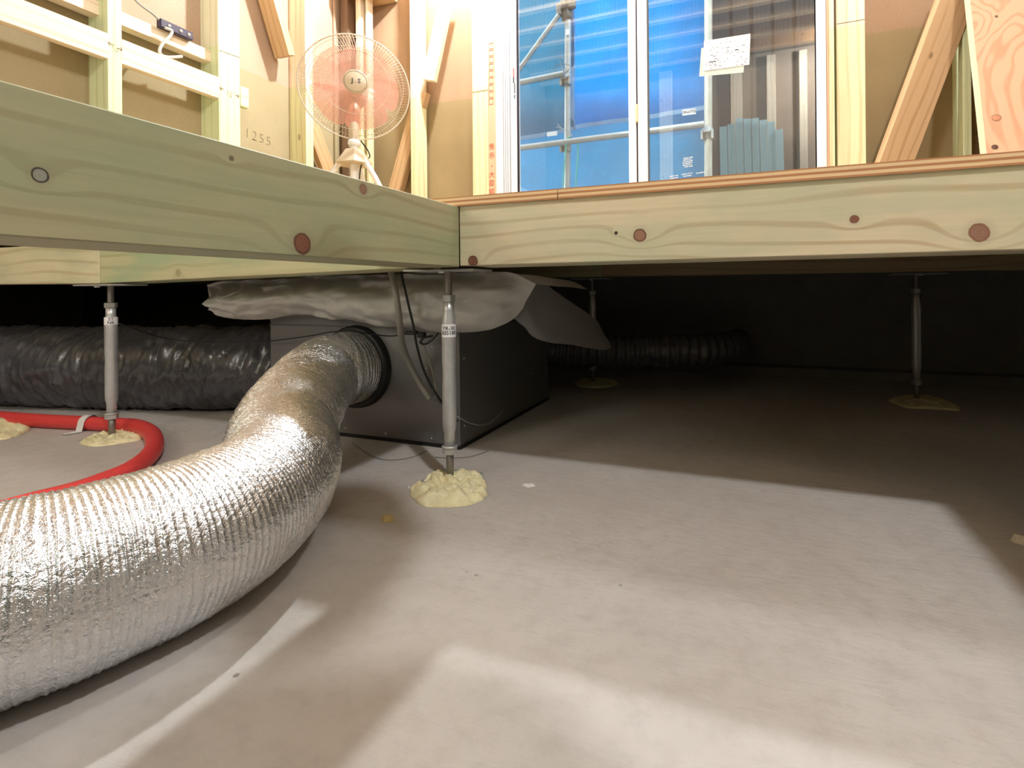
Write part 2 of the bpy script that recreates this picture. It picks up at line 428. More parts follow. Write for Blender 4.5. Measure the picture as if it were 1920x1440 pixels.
# ------------------------------------------------------------------ floor beams
BL, BD = (.52, .52, .30), (.40, .34, .17)
KR = (.22, .085, .05); KD = (.16, .13, .10)
def beam(name, P, Q, face, w_, t_, knots, label, light, dark, green, group=None, seed=0., gcol=(.33, .40, .22), rings=38, amp=1.):
    P, Q = V(P), V(Q); m = frame_m(P, Q-P, face); mi = m.inverted(); kn = []
    for (wp, r, c, ring) in knots:
        l = mi @ V(wp); kn.append((l.z, l.x+.8*l.y, r, c, ring))
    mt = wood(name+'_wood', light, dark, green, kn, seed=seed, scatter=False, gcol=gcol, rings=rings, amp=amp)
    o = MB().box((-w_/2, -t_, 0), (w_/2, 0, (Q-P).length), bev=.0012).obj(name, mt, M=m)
    return tag(o, label, 'beam', group)
H = ZT-ZB; zm = (ZT+ZB)/2
kl = [(at(75, 328, 0, 0), .0062, (.30, .30, .24), (.035, .03, .02)), (at(434, 297, 0, 0), .0028, (.16, .14, .07), (.10, .09, .05)),
      (at(681, 354, 0, 0), .0078, (.28, .15, .10), (.18, .11, .06)), (at(567, 457, 0, 0), .0135, KR, (.12, .05, .03))]
beam('floor_beam', (0, -1.03, zm), (0, 0, zm), (1, 0, 0), H, .092, kl, 'green-tinted floor beam coming forward over the silver duct, its wood darkened for shade, with a red knot',
     (.41, .375, .225), (.31, .265, .14), .7, seed=3., gcol=(.27, .33, .19), rings=46, amp=1.6)  # shade from the kneeling person is put into these darker wood colours
kr = [(at(887, 489, 1, 0), .0105, KR, (.14, .06, .03)), (at(1200, 441, 1, 0), .0115, (.34, .17, .11), (.15, .07, .04)), (at(1155, 437, 1, 0), .0030, (.06, .035, .02), (.05, .03, .02)),
      (at(1602, 411, 1, 0), .0062, (.26, .10, .06), (.20, .09, .05)), (at(1836, 436, 1, 0), .0125, (.34, .18, .12), (.26, .12, .07))]
zr = .4415
beam('floor_beam', (0.0005, 0, zr-.001), (2.9, 0, zr+.003), (0, -1, 0), H, .105, kr, 'pale knotty floor beam under the plywood edge, running right from the corner post',
     (.74, .65, .45), (.54, .40, .23), .6, seed=11., gcol=(.46, .52, .34), rings=44, amp=1.5)
kb = [(at(334, 512, 1, 0), .0085, (.42, .36, .20), (.34, .28, .15))]
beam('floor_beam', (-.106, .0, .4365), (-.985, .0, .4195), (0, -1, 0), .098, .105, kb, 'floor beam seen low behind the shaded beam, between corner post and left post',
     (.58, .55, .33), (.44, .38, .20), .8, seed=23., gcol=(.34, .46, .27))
beam('floor_beam', (-.987, .0, .4195), (-2.2, .0, .427), (0, -1, 0), .098, .105, [], 'pale floor beam butting at the left post and leaving the photo on the left',
     (.74, .68, .46), (.58, .47, .27), .4, seed=31.)
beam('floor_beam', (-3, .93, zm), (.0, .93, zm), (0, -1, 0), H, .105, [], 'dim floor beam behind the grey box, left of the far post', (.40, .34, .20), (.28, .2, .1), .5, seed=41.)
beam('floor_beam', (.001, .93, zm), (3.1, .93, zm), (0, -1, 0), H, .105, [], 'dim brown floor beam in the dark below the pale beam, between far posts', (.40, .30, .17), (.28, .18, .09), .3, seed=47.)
beam('floor_beam', (.877, -1.03, zm), (.877, -.001, zm), (-1, 0, 0), H, .105, [], 'floor beam along the right side of the opening, outside the photo', BL, BD, .5, seed=51.)
beam('floor_beam', (-1.6, -1.03, zm), (.98, -1.03, zm), (0, 1, 0), H, .105, [], 'floor beam along the near side of the opening, behind the camera', BL, BD, .5, seed=57.)

# ------------------------------------------------------------------ steel floor posts
ST = [None]
def post(x, y, label, ztop, sc=1., lab=None, rot=0., plate_rot=0.):
    """adjustable steel post: base plate, threaded rods, crimped pipe, two lock nuts, head plate"""
    k = ztop/.385
    root = thing('floor_post', label, 'post', (x, y, 0), 'adjustable steel posts under the floor beams')
    T = Matrix.Translation(V((x, y, 0)))
    def Z(z): return z*k
    MB().lathe([(.0068, Z(.004)), (.0068, Z(.06))], T, 12).obj('lower_rod', ROD, root)
    hexm = lambda z0, z1, r: MB().lathe([(r*.9, Z(z0)), (r, Z(z0)+.001), (r, Z(z1)-.001), (r*.9, Z(z1))], T @ Matrix.Rotation(rot, 4, 'Z'), 6, False)
    hexm(.049, .0615, .0135).lathe([(.0145, Z(.0615)), (.0145, Z(.064))], T, 18).obj('lock_nut', STEEL, root)
    prof = [(.0098, .064), (.0098, .086), (.0106, .090), (.0124, .098), (.0128, .11), (.0128, .17), (.0121, .188), (.0118, .196), (.0121, .204), (.0128, .216), (.0128, .280), (.0124, .290), (.0106, .303), (.0098, .310), (.0098, .3255)]
    MB().lathe([(r, Z(z)) for r, z in prof], T, 24).obj('pipe', STEEL, root)
    hexm(.326, .3385, .0125).obj('lock_nut', STEEL, root)
    rd = [(.0062, Z(.336))]
    z = .34
    while z < .379: rd += [(.0062, Z(z)), (.0068, Z(z+.0012))]; z += .0024
    MB().lathe(rd+[(.0066, Z(.383))], T, 12).obj('upper_rod', ROD, root)
    pm = T @ Matrix.Rotation(plate_rot, 4, 'Z')
    MB().box((-.070, -.040, ztop-.0042), (.070, .040, ztop-.001), pm, .001).obj('head_plate', STEEL, root)
    MB().box((-.045, -.045, .0005), (.045, .045, .0035), pm).obj('base_plate', STEEL, root)
    sm = T @ Matrix.Translation(V((.004, -.030, ztop-.006)))
    MB().lathe([(.0045, -.002), (.006, 0), (.006, .0018)], sm, 12).obj('screw_head', WPLA, root)
    if lab:
        # paper label wrapped around the pipe and turned to the room
        d = CAM-V((x, y, 0)); yaw = math.atan2(d.x, -d.y)
        z0, z1 = Z(lab[1]), Z(lab[2]); rows = []
        for zz in (z0, z1):
            rows.append([V((x+.0131*math.sin(a), y-.0131*math.cos(a), zz)) for a in [yaw+math.radians(-80+i*10) for i in range(19)]])
        lb = MB().grid(rows).obj('label', PAPER, root, label='white printed label')
        mm = Matrix.Translation(V((x, y, (z0+z1)/2))) @ Matrix.Rotation(yaw, 4, 'Z') @ Matrix.Rotation(PI/2, 4, 'X')
        text(lab[0], lab[3], mm, INK, lb, 'lettering', wrap=.0132, line=.85, bold=.0001)
    return root
post(-.0506, .0453, 'steel floor post at the beam corner, in front of the grey box', .3855, lab=('YR-30\n505180', .262, .2855, .0098), rot=.3, plate_rot=.05)
post(at(210, 822, 2, 0).x, at(210, 822, 2, 0).y, 'steel floor post left of the silver duct, beside the red pipe', .3685, lab=('ST\nNK', .284, .303, .010), rot=.1)
pf = at(1112, 719, 2, 0); post(pf.x, pf.y, 'dim steel floor post behind the grey box, nearest the hanging sheet', .3855)
pg = at(1719, 752, 2, 0); post(pg.x, pg.y, 'dim steel floor post standing alone in the dark on the right', .3855)

# ------------------------------------------------------------------ dabs of yellow adhesive around the feet
def dab(name, pts, h, label, seed, parent=None, lumps=18, mat=None, hole=None):
    """a lumpy dab from its outline on the slab"""
    P = [V(p) for p in pts]; c = sum(P, V())/len(P); cl = catmull(P+[P[0]], 7)[:-1]; n = len(cl); rows = []
    NR = 16
    for i in range(NR+1):
        f = i/NR; row = []
        for j, q in enumerate(cl):
            k = f if f < 1 else 1
            edge = 1+.05*noise.noise(q*70+V((seed, 0, 0)))
            p = c+(q-c)*edge*(math.sin(k*PI/2))**.9
            z = h*(max(0, 1-(math.sin(k*PI/2))**6))**.5
            nz = noise.fractal(V((p.x*lumps*3, p.y*lumps*3, seed)), .8, 2.2, 4)
            z *= 1+1.05*nz
            row.append(V((p.x, p.y, max(.0006, z) if i < NR else .0004)))
        rows.append(row)
    mb = MB().grid(rows, True, True)
    o = mb.obj(name, mat or FOAM); return tag(o, label, 'adhesive')
F = lambda *a: [at(x, y, 2, 0) for x, y in a]
dab('adhesive_dab', F((768, 918), (772, 935), (800, 950), (850, 952), (900, 942), (913, 925), (908, 900), (890, 888), (862, 890), (836, 892), (812, 890), (795, 903)), .011, 'lumpy yellow adhesive dab around the foot of the corner post', 3)
dab('adhesive_dab', F((148, 832), (175, 838), (215, 834), (262, 826), (276, 818), (268, 808), (240, 805), (200, 812), (165, 822)), .008, 'crumbly yellow adhesive dab under the left post, inside the red bend', 9, lumps=26)
dab('adhesive_dab', F((-70, 815), (-20, 826), (20, 822), (48, 812), (58, 802), (50, 792), (10, 790), (-40, 794)), .012, 'smooth pale adhesive dab at the left edge, in front of the red pipe', 14, lumps=8)
dab('adhesive_dab', F((1076, 719), (1090, 726), (1125, 728), (1150, 724), (1160, 718), (1140, 712), (1100, 712)), .008, 'dim brownish adhesive dab at the foot of the post behind the box', 21)
dab('adhesive_dab', F((1665, 752), (1700, 765), (1760, 768), (1800, 770), (1785, 756), (1740, 744), (1690, 744)), .008, 'dim adhesive dab at the foot of the lone right post', 27)
def crumb(px, py, r, h, label, mat, seed, cat='crumb', name='crumb'):
    c = at(px, py, 2, 0); mb = MB(); rnd = random.Random(seed); n = 9
    ring = [V((c.x+r*math.cos(2*PI*i/n)*rnd.uniform(.6, 1.2), c.y+r*.8*math.sin(2*PI*i/n)*rnd.uniform(.6, 1.2), .0004)) for i in range(n)]
    top = [V((c.x+(q.x-c.x)*.65, c.y+(q.y-c.y)*.65, h*rnd.uniform(.6, 1.1))) for q in ring]
    mb.add(ring+top+[V((c.x, c.y, h))], [(i, (i+1) % n, n+(i+1) % n, n+i) for i in range(n)]+[(n+i, n+(i+1) % n, 2*n) for i in range(n)])
    return tag(mb.obj(name, mat), label, cat)
crumb(726, 974, .012, .008, 'yellow adhesive crumb on the slab between duct and corner post', plain('crumb_yellow', (.70, .55, .26), .7), 2)
crumb(992, 911, .012, .003, 'white paint flake on the slab right of the corner post', WPLA, 5, 'flake', 'paint_flake')
crumb(921, 808, .006, .007, 'small grey pebble beside the right bottom edge of the box', plain('pebble_grey', (.3, .27, .22), .7), 6, 'pebble', 'pebble')
crumb(767, 916, .003, .004, 'tiny white bead left of the corner adhesive dab', WPLA, 8, 'bead', 'bead')
crumb(1260, 728, .010, .004, 'dim small crumb on the dark slab right of the post behind the box', plain('crumb_dim', (.45, .35, .2), .7), 11)
crumb(1916, 1018, .012, .010, 'pale chip at the right edge of the photo on the slab', plain('chip_pale', (.7, .62, .5), .7), 12, 'chip', 'chip')

# ------------------------------------------------------------------ fan box under the floor
bx = thing('air_handling_box', 'dark grey sheet metal box on the slab, silver duct fixed to its front', 'air handling box', (-.4, .48, 0))
BX0, BX1, BY0, BY1, BZ = -.682, -.128, .210, .745, .300
MB().box((BX0, BY0, .006), (BX1, BY1, BZ), bev=.0018).obj('casing', BOXM, bx)
MB().box((BX0-.002, BY0-.003, .0005), (BX1+.003, BY1, .007)).obj('base_seal', BLACK, bx)
MB().box((BX0-.0015, BY0-.0022, .262), (BX1+.0015, BY1, .2645)).obj('lid_seam', plain('seam_metal', (.14, .14, .14), .4, .6, bump=0), bx)
for px, py in ((648, 803), (723, 813), (809, 822), (810, 650), (800, 690)):
    p = at(px, py, 1, BY0); MB().lathe([(.0028, 0), (.0024, .0012), (0, .002)], frame_m(V((p.x, BY0, p.z)), (0, -1, 0), (0, 0, 1)), 8).obj('screw', STEEL, bx)
for px, py in ((861, 674), (861, 803), (998, 700)):
    p = at(px, py, 0, BX1); MB().lathe([(.0028, 0), (.0024, .0012), (0, .002)], frame_m(V((BX1, max(p.y, BY0+.02), p.z)), (1, 0, 0), (0, 0, 1)), 8).obj('screw', STEEL, bx)
cc = at(664, 688, 1, BY0-.01)
ring = [cc+V((math.cos(a)*.088, 0, math.sin(a)*.088)) for a in [2*PI*i/48 for i in range(48)]]
MB().tube(ring, .0085, 10, close=True).tube([q+V((0, .009, 0)) for q in ring], .010, 10, close=True).obj('collar', BLACK, bx, label='black rubber collar')

# silver flexible duct
path = catmull([cc+V((.0, .012, 0)), cc+V((-.004, -.035, .0)), at(607, 702, 2, .162), at(562, 755, 2, .138), at(533, 812, 2, .112), at(527, 872, 2, .092), at(484, 930, 2, .0855), at(405, 983, 2, .0855), at(302, 1030, 2, .0855),
                at(200, 1066, 2, .0855), at(95, 1101, 2, .0855), at(-20, 1133, 2, .0855), (-.22, -.66, .0855), (-.34, -.78, .0855)], 16)
PN = 2000; pth, LEN = resample(path, PN); NS = 44
prev = None; rows = []
pitch = .0056
for i, p in enumerate(pth):
    t = (pth[min(i+3, PN-1)]-pth[max(i-3, 0)]).normalized()
    if prev is None: a = V((0, 0, 1))
    else: a = prev
    a = (a-t*a.dot(t)).normalized(); prev = a; b = t.cross(a)
    s = LEN*i/(PN-1); row = []
    big = .0012*noise.noise(V((s*9, 3, 0)))
    for k in range(NS):
        an = 2*PI*k/NS
        ph = 2*PI*(s/pitch)+an
        rr = .0822+.0011*(.5+.5*math.sin(ph))**2.2+big
        d = (a*math.cos(an)+b*math.sin(an))
        q = p+d*rr
        cr = noise.noise(q*55)*.0012+noise.noise(q*150)*.0010+noise.noise(q*18)*.0016
        # sag dent on the inner side of the bend where it folds
        bendf = math.exp(-((s-.235)/.020)**2)*max(0, d.dot(V((-.35, -.2, .9))))*.007
        seam = -.0025*math.exp(-((((an-1.9+PI) % (2*PI))-PI)/.07)**2)*(1 if s > .25 else 0)
        q = q+d*(cr-bendf+seam*.6)
        if q.z < .0015: q.z = .0015
        row.append(q)
    rows.append(row)
tag(MB().grid(rows, True, True).obj('flexible_duct', SILVER), 'silver ribbed foil duct curving from the grey box to the left foreground', 'duct')

# black foil-sleeved ducts
def crumpled(name, pts, r, label, seed, mat=DUCTB, N=420, ns=64, amp=.014, ribs=0., lean=.9):
    path, L = resample(catmull(pts, 12), N); rows = []; prev = None
    for i, p in enumerate(path):
        t = (path[min(i+3, N-1)]-path[max(i-3, 0)]).normalized(); a = V((0, 0, 1)); a = (a-t*a.dot(t)).normalized(); b = t.cross(a); s = L*i/(N-1); row = []
        for k in range(ns):
            an = 2*PI*k/ns; d = a*math.cos(an)+b*math.sin(an)
            sk = s+lean*r*.35*math.sin(an*1.0+seed)+.25*r*math.sin(an*2+s*9)
            w1 = noise.noise(V((sk*30, math.cos(an)*1.3, math.sin(an)*1.3+seed)))
            w2 = noise.noise(V((sk*85, math.cos(an)*2.4, math.sin(an)*2.4+seed*2)))
            w3 = noise.noise(V((s*6, math.cos(an)*1.2, math.sin(an)*1.2+seed*3)))
            dr = amp*(-max(0, 1-abs(w1)*4.5)*.60-max(0, 1-abs(w2)*4)*.30+w3*.7)
            if ribs: dr += ribs*math.sin(2*PI*s/.030+an*.4)
            q = p+d*(r+dr)
            if q.z < .001: q.z = .001
            row.append(q)
        rows.append(row)
    mb = MB().grid(rows, True, True)
    return tag(mb.obj(name, mat), label, 'duct')
crumpled('sleeved_duct', [(-.683, .42, .135), (-.76, .405, .132), (-.90, .345, .125), (-1.15, .280, .122), (-1.45, .205, .122), (-1.75, .13, .122), (-2.1, .04, .122), (-2.6, -.1, .122)], .124, 'black crinkled foil duct running left from the grey box behind the left post', 2.)
crumpled('sleeved_duct', [(-.19, .757, .150), (-.17, .84, .145), (-.08, .90, .138), (.06, .93, .135), (.20, .97, .140), (.33, 1.04, .140), (.40, 1.15, .138), (.42, 1.38, .13)], .052, 'dim black ribbed duct going right behind the grey box', 6., N=260, ns=36, amp=.005, ribs=.004)

# white sheet bundle over the box
SHEET = m_sheet('white_nonwoven_sheet', (.86, .85, .81), .3)
low = [(390, 545), (402, 566), (420, 588), (450, 597), (508, 598), (560, 591), (640, 600), (700, 607), (760, 614), (830, 622), (900, 620), (940, 611), (965, 597), (980, 578)]
tops = [(388, 533), (395, 533), (405, 530), (430, 528), (508, 524), (560, 520), (640, 515), (700, 511), (760, 509), (830, 508), (900, 508), (940, 508), (965, 510), (1005, 530)]
A = [at(x, y, 1, .190 if 420 < x < 950 else .22) for x, y in low]
A = resample(catmull(A, 8), 110)[0]
B = resample(catmull([at(x, y, 1, .19) for x, y in tops], 8), 110)[0]
rows = []
for i in range(26):
    v = i/25; row = []
    for j in range(110):
        p = A[j].lerp(B[j], v); bulge = .050*math.sin(PI*min(1, v*1.15))**.7
        n1 = noise.fractal(V((p.x*7, p.z*11+v, 1.3)), .9, 2, 4)
        fold = (1-abs(noise.noise(V((p.x*5+v*1.5, v*2.2, 4.))))*2.4)
        we = min(1, j/14)*min(1, (109-j)/10)
        cr = noise.noise(V((p.x*26, v*5, 2.)))*.009+(1-abs(noise.noise(V((p.x*13+v*3, v*3.5, 8.))))*3)*.009+(1-abs(noise.noise(V((p.x*22-v*6, v*6, 3.))))*3)*.004
        p = p+V((0, (-bulge+.016*n1-.016*fold*math.sin(PI*v)-cr)*we, 0)); p.z = min(p.z+.004*n1, .3835)
        row.append(p)
    rows.append(row)
back = []
bl = MB().grid(rows)
top_last = rows[-1]
r2 = []
for k in range(7):   # bundle carries on back over the box
    f = k/6; r2.append([V((q.x*(1-.1*f)-.02*f, q.y+f*.45, q.z-.012*f+.004*noise.noise(V((q.x*9, f*4, 2))))) for q in top_last])
bl.grid(r2)
wr = thing('sheet_bundle', 'white crumpled nonwoven sheet heaped on the grey box up to the beams', 'sheet', (-.4, .25, .28))
bl.obj('front_drape', SHEET, wr)
fl = [[at(x, y, 1, yy) for x, y, yy in r] for r in (
    [(900, 512, .30), (960, 512, .30), (1010, 520, .34), (1040, 545, .40), (1075, 570, .48), (1105, 590, .56), (1120, 602, .64)],
    [(930, 540, .26), (985, 545, .27), (1015, 556, .31), (1050, 580, .38), (1085, 600, .46), (1115, 615, .55), (1130, 622, .64)],
    [(960, 590, .24), (992, 590, .25), (1015, 600, .29), (1050, 620, .36), (1090, 634, .45), (1125, 640, .55), (1142, 640, .64)],
    [(985, 615, .25), (1000, 632, .27), (1030, 642, .30), (1065, 646, .37), (1100, 652, .46), (1132, 656, .56), (1146, 652, .65)])]
rows = []
cols = [catmull([fl[r][c] for r in range(4)], 5) for c in range(7)]
for i in range(len(cols[0])):
    r_, _ = resample(catmull([cols[c][i] for c in range(7)], 6), 44)
    rows.append([q+V((0, -.008, 0))*noise.fractal(q*14, .9, 2, 3) for q in r_])
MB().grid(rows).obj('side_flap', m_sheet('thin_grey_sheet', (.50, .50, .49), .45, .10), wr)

# ------------------------------------------------------------------ red pipe, clip, cables
rp = catmull([(-2.4, .02, .0175)]+[at(x, y, 2, .0175) for x, y in ((-60, 777), (0, 783), (80, 789), (160, 793), (212, 796), (255, 799), (283, 812), (290, 835), (276, 858), (240, 884), (190, 905), (135, 924))]+[(-.60, -.32, .0175), (-.62, -.5, .0175), (-.9, -.8, .0175)], 10)
tag(MB().tube(rp, .0170, 20).obj('red_pipe', RED), 'red sleeved water pipe bending around the left post on the slab', 'pipe')
tgt = at(168, 793.5, 2, .0175); ki = min(range(len(rp)), key=lambda i: (rp[i]-tgt).length); cp = rp[ki].copy()
mb = MB(); d = (rp[ki+1]-rp[ki-1]).normalized(); s_ = V((-d.y, d.x, 0))
arc = [cp+s_*(.0195*math.cos(a))+V((0, 0, .0195*math.sin(a))) for a in [math.radians(-20+i*20) for i in range(13)]]
arc = [cp+s_*.045+V((0, 0, -.0165))]+[cp+s_*.024+V((0, 0, -.0165))]+arc[1:11]+[cp-s_*.024+V((0, 0, -.0165)), cp-s_*.052+V((-.012, 0, -.0165))]
mb.grid([[q-d*.010 for q in arc], [q+d*.010 for q in arc]]).grid([[q-d*.010+V((0, 0, .0012)) for q in arc], [q+d*.010+V((0, 0, .0012)) for q in arc]])
tag(mb.obj('pipe_clip', WPLA), 'white plastic clip holding the red pipe down beside the left post', 'clip')
# sheathed flat tube and cable dropping in front of the box
def cable(name, pts, r, mat, label, cat='cable', n=8, parent=None):
    return tag(MB().tube(catmull(pts, 8), r, n).obj(name, mat), label, cat)
cable('grey_tube', [at(731, 500, 1, .10), at(741, 545, 1, .085), at(748, 590, 1, .085), at(752, 630, 1, .11), at(762, 668, 1, .15), at(785, 715, 1, .18), at(806, 748, 1, .185)], .0062, GREYP, 'grey-beige corrugated tube hanging from the beam in front of the grey box', 'tube', 10)
cable('power_cable', [at(750, 503, 1, .10), at(762, 555, 1, .088), at(776, 615, 1, .095), at(782, 650, 1, .12), at(797, 700, 1, .165), at(822, 745, 1, .17), at(845, 775, 1, .19), at(858, 790, 1, .2)], .0024, BLACK, 'black cable hanging from the beam left of the corner post')
cable('thin_wire', [at(783, 622, 1, .17), at(797, 655, 1, .18), at(812, 700, 1, .185), at(818, 738, 1, .19), at(812, 752, 1, .2)], .0020, GREYP, 'thin grey wire curving down the box beside the black cable', 'wire', 6)
cable('thin_wire', [at(840, 630, 1, .20), at(815, 628, 1, .19), at(822, 624, 1, .16), at(812, 636, 1, .155), at(798, 645, 1, .15), at(788, 642, 1, .155), at(796, 633, 1, .16), at(812, 630, 1, .17)][2:], .0022, BLACK, 'short black cable loop by the connector left of the corner post', 'wire', 6)
mb = MB(); q = at(775, 624, 1, .165); mb.box(q-V((.018, .008, .004)), q+V((.010, .008, .004)), bev=.002).box(q+V((.012, -.006, -.010)), q+V((.030, .006, .002)), bev=.002)
tag(mb.obj('cable_connector', BLACK), 'black plastic connector on the wire under the white sheet', 'connector')
cable('thin_wire', [at(208, 604, 1, .020), at(240, 612, 1, .05), at(300, 632, 1, .15), at(370, 641, 1, .20), at(440, 641, 1, .2), at(510, 639, 1, .19), at(580, 630, 1, .17), at(625, 622, 1, .12), at(665, 622, 1, .115), at(700, 627, 1, .15), at(735, 630, 1, .17), at(768, 625, 1, .165)], .0015, BLACK, 'long thin black wire running from the left post across the box front', 'wire', 6)
cable('thin_wire', [at(858, 781, 0, -.105), at(880, 793, 0, -.11), at(903, 797, 0, -.11), at(922, 790, 0, -.115), at(942, 770, 0, -.12)], .0011, CLEARW, 'fine clear wire sagging across the right side of the box', 'wire', 6)
cable('thin_wire', [(-.38, .165, .0015)]+[at(x, y, 2, .0015) for x, y in ((700, 856), (735, 862), (775, 856), (800, 845))], .0011, GREYP, 'thin wire lying on the slab at the left front foot of the box', 'wire', 6)
cable('thin_wire', [at(x, y, 2, .0015) for x, y in ((815, 857), (845, 858), (880, 856), (905, 849), (915, 845))], .0011, GREYP, 'thin wire lying on the slab behind the corner post', 'wire', 6)

# ------------------------------------------------------------------ wall framing
FY = (0, -1, 0); FX = (1, 0, 0)
def vstud(px0, px1, pyt, mat, label, plane='y', val=YB, depth=.105, z0=.42, z1=2.55, pyb=None, name='wall_stud'):
    ax = 1 if plane == 'y' else 0
    a = at(px0, pyt, ax, val); b = at(px1, pyt, ax, val)
    w_ = (b-a).length; w_ = abs(b.x-a.x) if plane == 'y' else abs(b.y-a.y)
    c = (a+b)/2; P = V((c.x, c.y, z0)); Q = V((c.x, c.y, z1)); P[ax] = val; Q[ax] = val
    return plank(name, P, Q, FY if plane == 'y' else FX, w_, depth, mat, label, 'stud')
# left wall
vstud(202, 229, 120, STUDG, 'slim left wall stud crossed by rails, nearest the left edge of the photo', 'x', XL)
vstud(410, 450, 150, STUDG, 'broad left wall post with green lower part where the rail ends protrude', 'x', XL)
vstud(573, 587, 150, STUD, 'narrow pale stud on the left wall directly left of the fan', 'x', XL)
zr0, zr1 = 1.133, 1.218
plank('wall_rail', (XL+.001, -1.6, (zr0+zr1)/2), (XL+.001, .352-.022, (zr0+zr1)/2), FX, zr1-zr0, .030, RAIL, 'bright horizontal rail left of the slim stud, running out of the photo', 'rail')
plank('wall_rail', (XL+.001, .366, (zr0+zr1)/2), (XL+.001, .718, (zr0+zr1)/2), FX, zr1-zr0, .030, RAIL, 'sunlit-white horizontal rail between the two left wall posts', 'rail')
plank('wall_rail', (XL+.004, .811, (zr0+zr1)/2), (XL+.004, .850, (zr0+zr1)/2), FX, zr1-zr0, .028, STUDG, 'short pale rail end sticking out right of the broad left post', 'rail')
pa, pb = at(229, 38, 0, XL-.06), at(411, 116, 0, XL-.06)
zc = (pa.z+pb.z)/2
plank('wall_rail', (XL-.045, -1.6, zc), (XL-.045, .80, zc), FX, .048, .045, RAIL, 'thin upper rail set back behind the left posts, carrying the black bracket', 'rail')
# pencil marks on the post blocks and the board
mx = lambda p, rz=0: Matrix.Translation(p) @ Matrix.Rotation(PI/2, 4, 'Z') @ Matrix.Rotation(PI/2, 4, 'X') @ Matrix.Rotation(rz, 4, 'Z')
def mark(body, px, py, size, ax, val, label, mat=PENCIL, rz=0., bold=0., name='pencil_mark', cat='writing', spacing=1.):
    p = at(px, py, ax, val); m_ = mx(p, rz) if ax == 0 else Matrix.Translation(p) @ Matrix.Rotation(PI/2, 4, 'X') @ Matrix.Rotation(rz, 4, 'Z')
    o = text(body, size, m_, mat, None, name, ext=.0003, bold=bold, spacing=spacing); return tag(o, label, cat)
mark('ち', 217, 90, .030, 0, XL+.0014, 'pencilled character on the slim stud at rail height', rz=PI, bold=-.0008)
mark('←', 207, 82, .022, 0, XL+.0014, 'pencilled left arrow on the slim stud at rail height')
mark('→', 225, 92, .022, 0, XL+.0014, 'pencilled right arrow on the slim stud at rail height')
mark('お', 431, 176, .034, 0, XL+.0014, 'pencilled character on the broad post at rail height', rz=PI, bold=-.0008)
mark('←', 416, 166, .026, 0, XL+.0014, 'pencilled left arrow on the broad post at rail height')
mark('→', 445, 180, .026, 0, XL+.0014, 'pencilled right arrow on the broad post at rail height')
mark('1255', 484, 258, .062, 0, XL-.104, 'pencilled number on the left wall board left of the fan', rz=-.05, bold=-.0018, spacing=1.2)
for py_a, py_b in ((95, 109),):
    a, b = at(411, 94, 0, XL+.0013), at(450, 108, 0, XL+.0013); MBx = MB().tube([a, b], .0008, 4)
    tag(MBx.obj('pencil_mark', PENCIL), 'pencil line drawn across the broad left post above the rail', 'writing')
# black bracket with hook and cable
br = thing('cable_bracket', 'black bracket with metal screws on the thin upper rail, left wall', 'bracket', at(325, 60, 0, XL-.04))
c0 = at(296, 46, 0, XL-.035); c1 = at(358, 73, 0, XL-.035); zb_ = (c0.z+c1.z)/2+.006
MB().box((XL-.045, c0.y, zb_-.016), (XL-.020, c1.y, zb_+.016), bev=.003).obj('body', plain('dark_bracket_plastic', (.03, .02, .05), .4), br)
for f in (.25, .6, .85):
    MB().lathe([(.007, 0), (.006, .003), (0, .005)], frame_m(V((XL-.020, c0.y+(c1.y-c0.y)*f, zb_)), (1, 0, 0), (0, 0, 1)), 12).obj('screw', STEEL, br)
hp = catmull([at(x, y, 0, XL-.01) for x, y in ((310, 52), (322, 58), (318, 68), (306, 80), (299, 95), (304, 104), (318, 107), (341, 106))], 6)
MB().tube(hp, .0055, 10).obj('hook', plain('white_hook_metal', (.66, .66, .62), .35, .3), br, label='white bent hook')
cable('wall_cable', [at(x, y, 0, XL-.03) for x, y in ((240, -15), (262, 8), (285, 25), (302, 40), (318, 50))], .004, GREYP, 'grey cable coming down the left wall to the black bracket')
# far left corner group of members
vstud(667, 676, 50, STUD, 'bright narrow stud in the room corner directly above the fan', 'y', YB-.01, .035)
vstud(685, 690, 50, STUD, 'bright stud in the room corner right of the fan pole', 'y', YB, .040)
vstud(652, 664, 50, wood('dark_post_wood', (.20, .12, .07), (.14, .08, .045)), 'corner post coloured dark brown as its shaded side, behind the fan at the meeting of the walls', 'x', XL-.03, .05)  # a shaded side face; the shade is in its dark brown
plank('wall_stud', V((at(627, 100, 0, XL-.09).x, at(629, 100, 0, XL-.09).y, .42)), V((XL-.09, at(629, 100, 0, XL-.09).y, 2.5)), FX, .012, .012, BOARDL, 'thin board joint strip on the left wall just left of the room corner', 'stud')
plank('wall_brace', at(548, 104, 0, XL+.002), at(508, -40, 0, XL+.002), FX, .040, .09, BRACE, 'brown diagonal brace reaching up left from the narrow stud beside the fan', 'brace')
plank('wall_brace', at(583, 225, 0, XL-.02), at(660, 430, 0, XL-.02), FX, .085, .03, BRACE, 'knotty diagonal brace dropping right below the fan, left wall', 'brace')
plank('ceiling_bracket', at(640, -38, 1, YB-.1), at(700, -51, 1, YB-.1), FY, .10, .2, BRACE, 'brown block at the top of the room corner over the fan', 'block')
